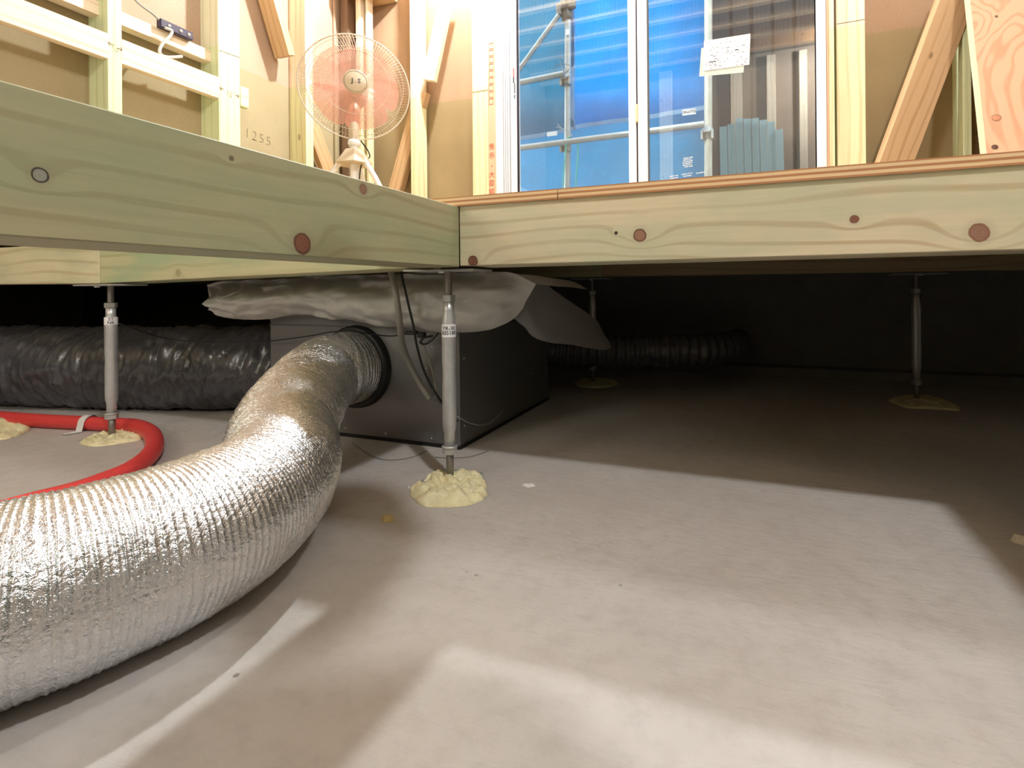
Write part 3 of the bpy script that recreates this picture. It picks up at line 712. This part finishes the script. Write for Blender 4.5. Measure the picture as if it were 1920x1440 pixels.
# back wall
vstud(769, 781, 150, STUD, 'bright white stud right of the fan, between two diagonal braces', 'y', YB, .09)
vstud(885, 915, 150, STUD, 'broad yellowish post just left of the window', 'y', YB, .105)
plank('wall_brace', at(802, 150, 1, YB+.003), at(838, -22, 1, YB+.003), FY, .075, .03, RAIL, 'pale diagonal brace rising right from the white stud, back wall', 'brace')
plank('wall_brace', at(726, 400, 1, YB+.045), at(788, 170, 1, YB+.045), FY, .075, .045, BRACE, 'ochre diagonal brace low between the fan and the white stud', 'brace')
bt = vstud(915, 930, 150, PINK, 'pinkish batten with red stamped characters along the window', 'y', YB-.006, .1, name='stamped_batten')
for py in (275, 292, 312, 328, 344, 360):
    ch = {275: '告', 292: '示', 312: '・', 328: '大', 344: '臣', 360: '認'}[py]
    p = at(922, py, 1, YB-.0065); text(ch, .032, Matrix.Translation(p) @ Matrix.Rotation(PI/2, 4, 'X'), INKR, bt, 'stamp', ext=.0002)
mb = MB()
for py in range(86, 200, 13):
    p = at(921, py, 1, YB-.0066)
    w2, h2 = .011, .0135
    for a_, b_ in (((-w2, -h2), (w2, -h2)), ((w2, -h2), (w2, h2)), ((w2, h2), (-w2, h2)), ((-w2, h2), (-w2, -h2))):
        mb.tube([p+V((a_[0], 0, a_[1])), p+V((b_[0], 0, b_[1]))], .0008, 4)
mb.obj('stamp', INKR, bt)
vstud(1568, 1622, 60, STUD, 'broad pale post right of the window with a small knot low down', 'y', YB, .105)
vstud(1549, 1554, 60, PINK, 'narrow pinkish trim strip hugging the right window jamb', 'y', YB-.006, .09, name='trim_strip')
vstud(1554, 1564, 60, STUD, 'narrow pale trim strip between window and broad right post', 'y', YB-.010, .09, name='trim_strip')
for px, a_, b_, v_, nm in ((595, 41, 35, YB-.001, 'broad post right of the window'),):
    a, b = at(1569, 45, 1, YB-.001), at(1622, 36, 1, YB-.001); tag(MB().tube([a, b], .0009, 4).obj('pencil_mark', PENCIL), 'pencil line across the '+nm, 'writing')
a, b = at(886, 173, 1, YB-.001), at(915, 168, 1, YB-.001); tag(MB().tube([a, b], .0009, 4).obj('pencil_mark', PENCIL), 'pencil line across the broad post left of the window', 'writing')
vstud(1806, 1822, 200, STUDG, 'green-treated stud half hidden between brace and leaning plywood', 'y', YB, .105)
plank('wall_brace', at(1620, 468, 1, YB-.02), at(1805, -25, 1, YB-.02), (.25, -1, 0), .115, .045, BRACE, 'thick diagonal brace plank standing right of the broad window post', 'brace')
# leaning plywood sheet
tl = at(1815, -40, 1, 1.42); blp = at(1866, 436, 1, 1.08); blp.z = ZD+.001
top = V((tl.x, tl.y, 0)); up_ = (tl-blp).normalized(); side_ = V((1, 0, 0)); side_ = (side_-up_*side_.dot(up_)).normalized(); nn = up_.cross(side_)
mm = Matrix((side_, nn, up_)).transposed().to_4x4(); mm.translation = blp
Lp = (tl-blp).length+.35
sh = MB().box((0, 0, 0), (.9, .012, Lp), bev=.0008).obj('plywood_panel', SWIRL, M=mm); tag(sh, 'reddish rotary-cut plywood sheet leaning at the right edge of the photo', 'panel')
MB().box((-.0125, 0, 0), (-.0003, .0122, Lp)).obj('edge_strip', STUD, sh, M=mm, label='pale plywood edge')
def on_sheet(px, py):
    d = fwd + rt*((px-CX)/FPX) - up*((py-CY)/FPX); n_ = nn; return CAM + d*((blp-CAM).dot(n_)/d.dot(n_))
for px, py, r_, c_ in ((1868, 221, .011, (.60, .26, .14)), (1865, 276, .008, (.12, .05, .03)), (1868, 31, .004, (.25, .12, .07))):
    p = on_sheet(px, py); m2 = frame_m(p, -nn, up_); MB().lathe([(r_, -.0005), (r_, .0006), (r_*.9, .0010), (0, .0010)], m2, 20).obj('knot', plain('knot_brown', c_, .6), sh)
    MB().tube([m2 @ V((r_*1.02*math.cos(a), r_*1.02*math.sin(a), .0008)) for a in [2*PI*i/24 for i in range(24)]], .0007, 4, close=True).obj('knot_ring', PENCIL, sh)
mark('ス', 1832, 247, .040, 1, YB+.104, 'upper pencilled character between the stud and the leaning plywood', rz=-PI/2)
mark('ケ', 1833, 268, .040, 1, YB+.104, 'lower pencilled character between the stud and the leaning plywood', rz=-PI/2)
# coil of black cable on the deck
cp = at(1778, 262, 1, 1.30); mb = MB()
for i in range(5):
    mb.tube([V((cp.x+(.075-.002*i)*math.cos(a), 1.30+.008*i, .5065+.083+(.075-.002*i)*math.sin(a)+.07)) for a in [2*PI*k/32 for k in range(32)]], .007, 8, close=True)
co_ = mb.obj('cable_coil', BLACK); tag(co_, 'black cable coil barely showing over the deck edge behind the brace foot', 'cable coil')
co_.location.z -= .0
# ------------------------------------------------------------------ window
win = thing('window_1', None, None, (0, YB, .5), kind='structure')
YF = YB-.012
def wbox(x0, x1, y0, y1, z0, z1, name, mat=WHITE, parent=win, bev=.0015, label=None):
    return MB().box((x0, y0, z0), (x1, y1, z1), bev=bev).obj(name, mat, parent, label=label)
xw = lambda px, v=YB: at(px, 200, 1, v).x
z0w, z1w = .515, 2.33
wbox(xw(931), xw(944), YF, YB+.09, z0w, z1w, 'window_frame')
for i in range(3): wbox(xw(945+i*3.2), xw(947.2+i*3.2), YF+.008+.004*i, YB+.09, z0w, z1w, 'frame_rib', bev=.0006)
wbox(xw(955), xw(967.5), YB+.012, YB+.05, z0w, z1w, 'sash_stile')
wbox(xw(967.5), xw(968.6), YB+.010, YB+.03, z0w, z1w, 'glazing_bead', DARKGAP, bev=0)
wbox(xw(1177), xw(1191), YB+.016, YB+.045, z0w, z1w, 'sash_stile')
wbox(xw(1191), xw(1196), YB+.03, YB+.05, z0w, z1w, 'seal', DARKGAP, bev=0)
wbox(xw(1196), xw(1214), YB-.004, YB+.03, z0w, z1w, 'sash_stile')
wbox(xw(1214), xw(1216.4), YB+.002, YB+.02, z0w, z1w, 'glazing_bead', plain('grey_bead', (.12, .13, .14), .5), bev=0)
wbox(xw(1529.5), xw(1531), YB+.002, YB+.02, z0w, z1w, 'glazing_bead', DARKGAP, bev=0)
wbox(xw(1531), xw(1541), YB-.004, YB+.03, z0w, z1w, 'sash_stile')
wbox(xw(1541), xw(1549), YF, YB+.09, z0w, z1w, 'window_frame')
wbox(xw(931), xw(1549), YF, YB+.09, .492, z0w+.04, 'window_frame'); wbox(xw(931), xw(1549), YF, YB+.09, z1w-.04, z1w+.02, 'window_frame')
wbox(xw(1192.5), xw(1196), YB-.006, YB+.02, at(1194, 228, 1, YB).z, at(1194, 196, 1, YB).z, 'latch', plain('yellowed_tape', (.75, .62, .35), .6), label='yellowed catch between the sashes')
wbox(xw(1529.5), xw(1531), YB+.002, YB+.02, z0w, z1w, 'glazing_bead', DARKGAP, bev=0)
MB().box((xw(967), YB+.018, z0w), (xw(1178), YB+.0185, z1w)).obj('glass_pane', GLASS, win)
MB().box((xw(1214), YB+.008, z0w), (xw(1531), YB+.0085, z1w)).obj('glass_pane', GLASS, win)
for px, py, h_, m_ in ((963, 137, .05, INKR), (963, 150, .03, INK), (965, 165, .05, INKG), (965, 181, .02, INKG)):
    p = at(px, py, 1, YB+.0115); MB().box(p-V((.003, .0004, h_/2)), p+V((.003, 0, h_/2))).obj('stamp', m_, win)
# papers on the right pane
def quad(pts, th=.0006):
    n_ = V((0, -1, 0)); return MB().add([p for p in pts]+[p-n_*th for p in pts], [(0, 1, 2, 3), (7, 6, 5, 4), (0, 4, 5, 1), (1, 5, 6, 2), (2, 6, 7, 3), (3, 7, 4, 0)])
YP = YB+.0068
fm = tag(quad([at(x, y, 1, YP) for x, y in ((1315, 90), (1311, 143.5), (1394, 136), (1399, 80))]).obj('film_sheet', PAPER2), 'greenish film sheet peeking out below the white notice, on the right pane', 'film')
pp = thing('paper_notice', 'white printed notice taped on the right window pane', 'paper', at(1363, 98, 1, YP-.002))
Q = [at(x, y, 1, YP-.0022) for x, y in ((1320, 77), (1318.5, 133), (1405, 121), (1407, 63))]
quad(Q).obj('sheet', PAPER, pp)
def onp(u, v): return Q[0].lerp(Q[3], u).lerp(Q[1].lerp(Q[2], u), v)+V((0, -.0004, 0))
pr = MB(); rn = random.Random(4)
def dash(mb_, u0, u1, v, h_=.018):
    mb_.add([onp(u0, v), onp(u0, v+h_), onp(u1, v+h_), onp(u1, v)], [(0, 1, 2, 3)])
for v in (.05, .16, .21, .27, .33, .44, .50, .55, .64, .70, .78, .84, .90, .95):
    u = .04 if v < .1 or v > .6 else rn.uniform(.08, .2)
    while u < .93:
        l_ = rn.uniform(.02, .08)
        if rn.random() < .55: dash(pr, u, min(.95, u+l_), v, rn.choice((.008, .014, .02)))
        u += l_+rn.uniform(.02, .07)
pr.obj('printed_lines', INKG, pp, kind='stuff')
dk2 = MB(); dash(dk2, .68, .76, .44, .035); dash(dk2, .12, .28, .72, .03); dk2.obj('printed_bar', INK, pp, kind='stuff')
# white lettering decal low on the right pane
dc = MB(); rn = random.Random(9)
def wdash(cx_, cy_, w2, rows_, lh, mb_):
    for i in range(rows_):
        y = cy_+i*lh; u = cx_-w2+rn.uniform(0, 3)
        while u < cx_+w2:
            l_ = rn.uniform(1.2, 3.5); sl = -(u-cx_)*.16
            mb_.add([at(u, y+sl, 1, YB+.0072), at(u, y+sl+1.6, 1, YB+.0072), at(u+l_, y+sl+1.4, 1, YB+.0072), at(u+l_, y+sl-.2, 1, YB+.0072)], [(0, 1, 2, 3)])
            u += l_+rn.uniform(.4, 1.6)
wdash(1289, 295, 9, 6, 3.3, dc); wdash(1263, 329, 8, 2, 4, dc); wdash(1287, 325, 9, 2, 4, dc); wdash(1312, 323, 7, 1, 4, dc)
dco = dc.obj('glass_decal', WPLA); dco['kind'] = 'stuff'; tag(dco, 'small white lettering blocks printed low on the right window pane', 'decal')

# ------------------------------------------------------------------ outside the window: scaffold and tarps
YS = 2.42
sc1 = thing('scaffold_standard', 'grey scaffold upright with clamps behind the left window pane', 'scaffold pole', (at(1063, 200, 1, YS).x, YS, 0))
xs = at(1063, 200, 1, YS).x; xb = at(1059, 345, 1, YS).x
MB().tube([(xb, YS, 0), (xs, YS, 1.2), (xs+.02, YS, 2.6)], .0215, 16).obj('pole', SCAF, sc1)
def coupler(px, py, par, yy=YS, s=1.):
    p = at(px, py, 1, yy-.02); m_ = MB()
    m_.lathe([(.030*s, -.035), (.030*s, .035)], Matrix.Translation(V((p.x, yy, p.z))), 12)
    m_.box((p.x-.036*s, yy-.045, p.z-.045), (p.x-.022*s, yy-.01, p.z+.012), bev=.002).box((p.x+.022*s, yy-.045, p.z-.045), (p.x+.036*s, yy-.01, p.z+.012), bev=.002)
    m_.tube([(p.x-.02, yy-.04, p.z), (p.x+.02, yy-.04, p.z)], .009, 8)
    return m_.obj('coupler', SCAF, par)
coupler(1061, 148, sc1); coupler(1061, 272, sc1)
ck = at(1063, 18, 1, YS); m_ = MB()
m_.lathe([(.034, -.07), (.042, -.03), (.036, .02), (.045, .05), (.03, .10)], Matrix.Translation(V((ck.x, YS, ck.z))), 12).box((ck.x-.06, YS-.05, ck.z-.05), (ck.x-.02, YS-.01, ck.z+.03), bev=.006).box((ck.x+.02, YS-.05, ck.z-.02), (ck.x+.07, YS-.01, ck.z+.08), bev=.01).lathe([(.022, 0), (.022, .03), (.012, .034)], frame_m(V((ck.x, YS-.05, ck.z)), (0, -1, 0), (0, 0, 1)), 10)
m_.obj('clamp_head', plain('rusty_clamp', (.26, .24, .21), .6, .5, var=.3), sc1, label='bulky grey clamp')
p = at(1064, 60, 1, YS-.03); MB().box(p-V((.012, 0, .018)), p+V((.012, .004, .018))).obj('sticker', PAPER, sc1)
sc2x = at(1328, 200, 1, YS).x
sc2 = thing('scaffold_standard', 'scaffold upright with beige glass reflection put into its colour, behind the right window pane', 'scaffold pole', (sc2x, YS, 0))
MB().tube([(sc2x-.012, YS, 0), (sc2x+.01, YS, 2.6)], .0235, 16).obj('pole', plain('scaffold_reflection_beige', (.55, .52, .44), .5, .3, var=.2), sc2)  # pole colour carries the beige reflection of the glass
coupler(1326, 248, sc2)
def ledger(px0, py0, px1, py1, label, r=.020, y0=YS-.05, y1=None, sec=SCAF):
    a = at(px0, py0, 1, y0); b = at(px1, py1, 1, y1 or y0); return tag(MB().tube([a, b], r, 14).obj('scaffold_ledger', sec), label, 'scaffold pole')
ledger(900, 287, 1320, 233, 'lower scaffold rail crossing behind both window panes')
ledger(900, 170, 1058, 138, 'upper scaffold rail left of the upright, left pane')
ledger(1048, 28, 930, 190, 'diagonal scaffold brace in the upper left of the window', .016, YS-.04)
TB = m_tarp('blue_tarp', (.006, .26, .66), .6); TD = m_tarp('dull_blue_tarp', (.03, .20, .33), .4); HEM = m_tarp('tarp_hem', (.30, .55, .78), .4)
def tarp(name, P00, P10, P01, P11, mat, label, amp, seed, nu=40, nv=30, hem=None):
    root = thing(name, label, 'tarp', ((P00+P10)/2)); rows = []
    for i in range(nv+1):
        v = i/nv; row = []
        for j in range(nu+1):
            u = j/nu; p = P00.lerp(P10, u).lerp(P01.lerp(P11, u), v)
            n_ = noise.fractal(V((u*3+seed, v*3, seed)), 1, 2, 4)+.8*(1-2*abs(noise.noise(V((u*1.5+v*3, v*4, seed+4)))))
            row.append(p+V((0, amp*n_, .25*amp*noise.noise(V((u*6, seed, v)))*(1-v))))
        rows.append(row)
    MB().grid(rows).obj('cloth', mat, root)
    if hem == 'bottom' or hem == 'both':
        MB().grid([[q+V((0, -.004, 0)) for q in rows[0]], [q+V((0, -.004, .028)) for q in rows[0]]]).obj('hem', HEM, root)
    if hem in ('left', 'both'):
        MB().grid([[r[0]+V((0, -.004, 0)) for r in rows], [r[0]+V((.030, -.004, 0)) for r in rows]]).obj('hem', HEM, root)
    return root
YT = 2.52
P = lambda x, y, yy=YT: at(x, y, 1, yy)
tarpL = tarp('blue_tarp', P(880, 280), P(1075, 245), P(880, -120), P(1075, -120), TD, 'dull blue tarp left of the scaffold upright, upper part', .020, 1., hem='bottom')
tarpR = tarp('blue_tarp', P(1070, 244, YT+.01), P(1325, 206, YT+.01), P(1070, -120, YT+.01), P(1325, -120, YT+.01), TB, 'bright blue tarp filling the window right of the scaffold upright', .016, 5., hem='both')
tarp('blue_tarp', P(860, 735, YT+.12), P(1330, 725, YT+.12), P(860, 215, YT+.12), P(1330, 180, YT+.12), m_tarp('mid_blue_tarp', (.022, .24, .45), .5), 'mid-blue tarp hanging below the lower scaffold rail', .035, 9.)
tg = at(1292, 210, 1, YT-.05); a = V((.055, 0, 0)); o = MB().box(tg-V((.040, .001, .017)), tg+V((.040, .001, .017))).obj('hem_tag', PAPER, tarpR, label='small white printed tag')
text('EP5640', .026, Matrix.Translation(tg-V((0, .0015, 0))) @ Matrix.Rotation(PI/2, 4, 'X') @ Matrix.Scale(-1, 4, V((1, 0, 0))), INK, o, bold=.0003)
tg = at(1035, 251, 1, YT-.05); o = MB().box(tg-V((.036, .001, .014)), tg+V((.036, .001, .014))).obj('hem_tag', PAPER, tarpL, label='white tag')
cable('rope', [at(x, y, 1, YS-.06) for x, y in ((1070, 256), (1064, 262), (1060, 290), (1057, 330), (1054, 380))], .0045, ROPE, 'green rope hanging down the front of the scaffold upright', 'rope', 6)
cable('rope', [at(x, y, 1, YS-.05) for x, y in ((1083, 268), (1083, 300), (1080, 340), (1079, 385))], .0050, ROPE, 'green rope hanging just right of the scaffold upright', 'rope', 6)
cable('tie_wire', [at(x, y, 1, YS-.06) for x, y in ((1036, 140), (1044, 124), (1056, 120), (1068, 124), (1062, 136), (1054, 128), (1050, 112), (1056, 110), (1062, 140))], .0022, ROD, 'thin wire knotted on the upper scaffold coupler', 'wire', 5)
cable('tie_wire', [at(x, y, 1, YS-.06) for x, y in ((1045, 232), (1055, 242), (1068, 246), (1072, 256), (1060, 244), (1043, 238))], .0022, CLEARW, 'pale tie wire knotted on the lower scaffold coupler', 'wire', 5)
# darker neighbouring wall past the tarps
nb = MB(); x = at(1300, 200, 1, 2.95).x
while x < 5.0:
    nb.box((x, 2.95, -.2), (x+.11, 2.965, 4.0)); nb.box((x+.11, 2.962, -.2), (x+.13, 2.97, 4.0)); x += .13
struct('neighbour_wall', nb, plain('dark_siding', (.045, .042, .038), .7, var=.2))
struct('outside_ground', MB().box((-6, 1.66, -.35), (6, 8, -.3)), plain('soil', (.16, .13, .10), .9), origin=(0, 3, -.3))

# ------------------------------------------------------------------ pedestal fan
FP = V((-1.10, 1.00, ZD)); fc = at(666, 163, 1, 1.0); fc.x = fc.x; FP.x = at(664, 290, 1, 1.0).x
tc = V((CAM.x-fc.x, CAM.y-fc.y, 0)).normalized()
ax_ = (tc+rt0*.03+V((0, 0, .01))).normalized()
fan = thing('pedestal_fan', 'cream pedestal fan with pink blades behind the shaded beam', 'fan', FP)
RG = .224
FM = frame_m(fc, ax_, (0, 0, 1))          # local Z = facing, Y = up
NW = 104
def wirecage(prof, off, tw, rad):
    mb = MB()
    for k in range(NW):
        an = 2*PI*(k+off)/NW; pts = []
        for (r, z) in prof:
            a2 = an+tw*(r/RG); pts.append(FM @ V((r*math.cos(a2), r*math.sin(a2), z)))
        mb.tube(pts, rad, 3, caps=False)
    return mb
def hoop(r, z, rad, n=72): return [FM @ V((r*math.cos(2*PI*i/n), r*math.sin(2*PI*i/n), z)) for i in range(n)]
fr = [(.046, .058), (.09, .060), (.14, .056), (.185, .044), (.210, .026), (RG-.003, .004)]
g = wirecage(fr, 0, .25, .00075)
for r, z in ((.135, .057), (.195, .037)): g.tube(hoop(r, z, 0), .0012, 5, close=True)
g.obj('front_guard', FANW, fan)
rr_ = [(.050, -.075), (.10, -.078), (.16, -.066), (.200, -.042), (RG-.002, -.004)]
g = wirecage(rr_, .5, -.25, .00075)
for r, z in ((.12, -.075), (.195, -.045)): g.tube(hoop(r, z, 0), .0012, 5, close=True)
g.obj('rear_guard', FANW, fan)
MB().tube(hoop(RG, 0, 0, 96), .0032, 8, close=True).obj('guard_rim', FANW, fan)
hb = MB().lathe([(0, .050), (.046, .052), (.050, .056), (.049, .061), (.044, .0635), (0, .066)], FM, 40).obj('guard_badge', CREAM, fan, label='round cream badge with logo')
MB().tube(hoop(.0445, .0632, 0, 48), .0010, 6, close=True).obj('badge_ring', PENCIL, hb)
lm = FM @ Matrix.Translation(V((0, 0, .0668)))
# frame: local Y is up; text reads along local -X seen from the front
lx = Matrix.Identity(4)
text('J', .026, lm @ Matrix.Translation(V((-.013, 0, 0))), INK, hb, 'logo_letter', ext=.0004, bold=.0006)
text('&', .016, lm @ Matrix.Translation(V((.0, -.001, 0))), plain('logo_tan', (.55, .45, .3), .5, bump=0), hb, 'logo_letter', ext=.0004)
text('S', .026, lm @ Matrix.Translation(V((.0135, .001, 0))), INKG, hb, 'logo_letter', ext=.0004, bold=.0006)
bm = NT('pink_blade_plastic')
_d = bm.n('ShaderNodeBsdfPrincipled'); _d.inputs['Base Color'].default_value = (.90, .44, .36, 1); _d.inputs['Roughness'].default_value = .3
_t = bm.n('ShaderNodeBsdfTranslucent'); _t.inputs[0].default_value = (.95, .55, .48, 1); _tp = bm.n('ShaderNodeBsdfTransparent'); _tp.inputs[0].default_value = (1, .80, .76, 1)
_m = bm.n('ShaderNodeMixShader'); _m.inputs[0].default_value = .5; _m2 = bm.n('ShaderNodeMixShader'); _m2.inputs[0].default_value = .5
bm.t.links.new(_d.outputs[0], _m.inputs[1]); bm.t.links.new(_t.outputs[0], _m.inputs[2]); bm.t.links.new(_m.outputs[0], _m2.inputs[1]); bm.t.links.new(_tp.outputs[0], _m2.inputs[2]); bm.t.links.new(_m2.outputs[0], bm.out.inputs[0])
for kk in range(5):
    a0 = 2*PI*kk/5+.3; rows = []
    for i in range(13):
        f = i/12; r = .030+.150*f; wd = .98+.22*math.sin(PI*f)-.10*(f > .9)*(f-.9)*10; sweep = -.30*f
        row = []
        for j in range(9):
            u = j/8-.5; ang = a0+sweep+u*wd*1.0*(1.15 if f > .2 else .8+1.5*f)
            row.append(FM @ V((r*math.cos(ang), r*math.sin(ang), -.008-u*.05*(1-.3*f))))
        rows.append(row)
    MB().grid(rows).obj('fan_blade', bm.m, fan)
MB().lathe([(0, .020), (.022, .018), (.032, .006), (.034, -.03), (.03, -.036)], FM, 24).obj('blade_hub', plain('pink_hub', (.80, .45, .36), .4, bump=0), fan)
MB().lathe([(.0, -.17), (.03, -.168), (.048, -.15), (.056, -.11), (.056, -.076), (.05, -.07), (0, -.07)], FM, 28).obj('motor_housing', CREAM, fan)
nk = V((FP.x, FP.y, 0)); hbk = FM @ V((0, 0, -.11))
MB().tube([hbk+V((0, 0, -.03)), V((FP.x, FP.y, fc.z-.17)), V((FP.x, FP.y, fc.z-.24))], [.026, .022, .019], 16).obj('neck', CREAM, fan)
zc_ = at(664, 270, 1, 1.0).z
MB().tube([(FP.x, FP.y, fc.z-.22), (FP.x, FP.y, ZD+.09)], .0165, 18).lathe([(.022, zc_-.01), (.026, zc_), (.024, zc_+.015)], Matrix.Translation(V((FP.x, FP.y, 0))), 16).obj('column', WPLA, fan)
zt_, zb2 = at(664, 283, 1, 1.0).z, at(664, 309, 1, 1.0).z
MB().lathe([(.080, zb2), (.079, zb2+.004), (.060, zb2+.030), (.040, zt_), (.034, zt_+.004), (.022, zt_+.006)], Matrix.Translation(V((FP.x, FP.y, 0))) @ Matrix.Rotation(.2, 4, 'Z'), 6, False).obj('leg_bracket', CREAM, fan)
for dv in (rt0*1.0+fwd*-.35, rt0*-1.0+fwd*-.2, fwd*1.0):
    dv = V((dv.x, dv.y, 0)).normalized()
    MB().tube([V((FP.x, FP.y, zb2+.02))+dv*.050, V((FP.x, FP.y, zb2-.06))+dv*.105, V((FP.x, FP.y, ZD+.009))+dv*.28], .0115, 12).obj('leg', WPLA, fan)
cable('fan_cord', [V((FP.x, FP.y, zt_+.05))+rt0*.022+fwd*.02, V((FP.x, FP.y, zt_-.01))+rt0*.050+fwd*.05, V((FP.x, FP.y, zb2-.02))+rt0*.030-fwd*.01, V((FP.x, FP.y, ZD+.1))+rt0*.035-fwd*.04, V((FP.x, FP.y, ZD+.006))+rt0*.1-fwd*.05, V((FP.x, FP.y, ZD+.006))+rt0*.4+fwd*.02], .0028, BLACK, 'black cord hanging beside the fan column', 'cable', 6)

# ------------------------------------------------------------------ room behind the camera (seen as reflection in the right pane)
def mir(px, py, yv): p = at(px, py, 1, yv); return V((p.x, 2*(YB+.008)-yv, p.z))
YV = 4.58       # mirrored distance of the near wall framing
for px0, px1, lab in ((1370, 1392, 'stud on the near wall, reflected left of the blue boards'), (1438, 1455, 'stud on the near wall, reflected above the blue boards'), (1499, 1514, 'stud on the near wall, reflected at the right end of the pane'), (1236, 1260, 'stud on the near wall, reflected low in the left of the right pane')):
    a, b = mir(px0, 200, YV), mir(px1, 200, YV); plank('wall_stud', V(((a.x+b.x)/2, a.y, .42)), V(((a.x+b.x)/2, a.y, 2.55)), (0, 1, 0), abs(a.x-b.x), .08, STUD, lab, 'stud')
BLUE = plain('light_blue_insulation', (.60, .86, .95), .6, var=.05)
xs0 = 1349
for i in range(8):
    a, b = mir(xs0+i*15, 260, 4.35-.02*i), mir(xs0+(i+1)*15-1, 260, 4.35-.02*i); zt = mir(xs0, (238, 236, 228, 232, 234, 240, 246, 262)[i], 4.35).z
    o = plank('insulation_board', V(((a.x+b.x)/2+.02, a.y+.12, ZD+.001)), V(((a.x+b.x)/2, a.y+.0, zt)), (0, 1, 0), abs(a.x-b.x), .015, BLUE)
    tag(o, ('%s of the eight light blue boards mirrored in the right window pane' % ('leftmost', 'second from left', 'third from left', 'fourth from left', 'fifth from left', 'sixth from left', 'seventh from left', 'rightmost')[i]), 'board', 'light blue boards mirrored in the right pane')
for i in range(10):
    y = 1.2-.27*i; o = MB().box((XL, y, 2.46), (3.18, y+.05, 2.598)).obj('ceiling_joist', BRACE); tag(o, 'ceiling joist over the room, outside the photo', 'joist', 'ceiling joists')

# ------------------------------------------------------------------ person taking the picture, kneeling on the deck outside the photo
JACKET = plain('grey_work_jacket', (.10, .11, .13), .85, var=.2); TROUS = plain('dark_trousers', (.05, .055, .07), .9); SKINM = plain('skin_tone', (.58, .36, .25), .55, var=.05); HAIR = plain('black_hair', (.02, .015, .012), .6)
pe = thing('person', 'person kneeling at the opening in a grey jacket, leaning over it with a phone', 'person', (1.02, -1.12, ZD))
def add_skin(name, J, E_, mat):
    import bmesh
    me = bpy.data.meshes.new(name); bm_ = bmesh.new(); lay = bm_.verts.layers.skin.verify(); vs = []
    for i, (p, r) in enumerate(J):
        v = bm_.verts.new(p); v[lay].radius = (r, r); v[lay].use_root = (i == 0); vs.append(v)
    for a, b in E_: bm_.edges.new((vs[a], vs[b]))
    bm_.to_mesh(me); bm_.free()
    o = bpy.data.objects.new(name, me); COL.objects.link(o); o.modifiers.new('skin', 'SKIN').use_smooth_shade = True
    ss = o.modifiers.new('smooth', 'SUBSURF'); ss.levels = 2
    dg = bpy.context.evaluated_depsgraph_get(); dg.update()
    m2 = bpy.data.meshes.new_from_object(o.evaluated_get(dg)); mb = MB(); mb.add([v.co for v in m2.vertices], [tuple(f.vertices) for f in m2.polygons], True)
    bpy.data.objects.remove(o); return mb.obj(name, mat, pe)
add_skin('jacket', [((.98, -1.14, .80), .13), ((.82, -1.0, .87), .125), ((.66, -.83, .90), .12), ((.53, -.69, .86), .06),
                    ((.62, -.65, .82), .060), ((.73, -.74, .66), .048), ((.62, -.90, .50), .036),
                    ((.56, -.95, .86), .065), ((.44, -1.04, .70), .048), ((.46, -1.0, .56), .036)], [(0, 1), (1, 2), (2, 3), (2, 4), (4, 5), (5, 6), (2, 7), (7, 8), (8, 9)], JACKET)
add_skin('trousers', [((1.0, -1.16, .78), .125), ((1.08, -.98, .62), .085), ((1.10, -.90, .585), .070), ((1.24, -1.08, .565), .050), ((1.34, -1.22, .56), .045),
                      ((.96, -1.26, .60), .085), ((1.0, -1.22, .585), .070), ((1.14, -1.26, .565), .048), ((1.24, -1.30, .56), .042)], [(0, 1), (1, 2), (2, 3), (3, 4), (0, 5), (5, 6), (6, 7), (7, 8)], TROUS)
hd = add_skin('head', [((.50, -.65, .84), .055), ((.45, -.59, .815), .060), ((.395, -.52, .79), .098), ((.345, -.465, .745), .082), ((.32, -.45, .70), .035)], [(0, 1), (1, 2), (2, 3), (3, 4)], SKINM)
add_skin('hair', [((.43, -.55, .845), .070), ((.385, -.49, .835), .088), ((.34, -.435, .80), .070)], [(0, 1), (1, 2)], HAIR)
def hand(c, d, name):
    c = V(c); d = V(d).normalized(); sx = d.cross(V((0, 0, 1))).normalized(); J = [(c, .022), (c+d*.05, .026), (c+d*.085, .020)]; E_ = [(0, 1), (1, 2)]
    add_skin(name, J, E_, SKINM)
    for k in range(4):
        b = c+d*.075+sx*(.024-.016*k); l_ = (.030, .036, .034, .026)[k]
        add_skin('finger', [(b, .0085), (b+d*l_*.8, .008), (b+d*l_*1.3-V((0, 0, .018)), .0072), (b+d*l_*1.3-V((0, 0, .034)), .0065)], [(0, 1), (1, 2), (2, 3)], SKINM)
    b = c+d*.02+sx*.024; add_skin('thumb', [(b, .010), (b+sx*.026+d*.012, .009), (b+sx*.036+d*.038, .0075)], [(0, 1), (1, 2)], SKINM)
hand((.60, -.905, .475), (-.55, .35, -.75), 'hand'); hand((.455, -.99, .56), (-.1, -.2, -.4), 'hand')
ph = thing('phone', 'black phone held low in the opening by the kneeling person', 'phone', CAM-fwd*.012)
PMx = Matrix((rt, fwd, up)).transposed().to_4x4(); PMx.translation = CAM-fwd*.010
MB().box((-.030, -.008, -.012), (.120, -.0005, .060), PMx, .002).obj('body', BLACK, ph)
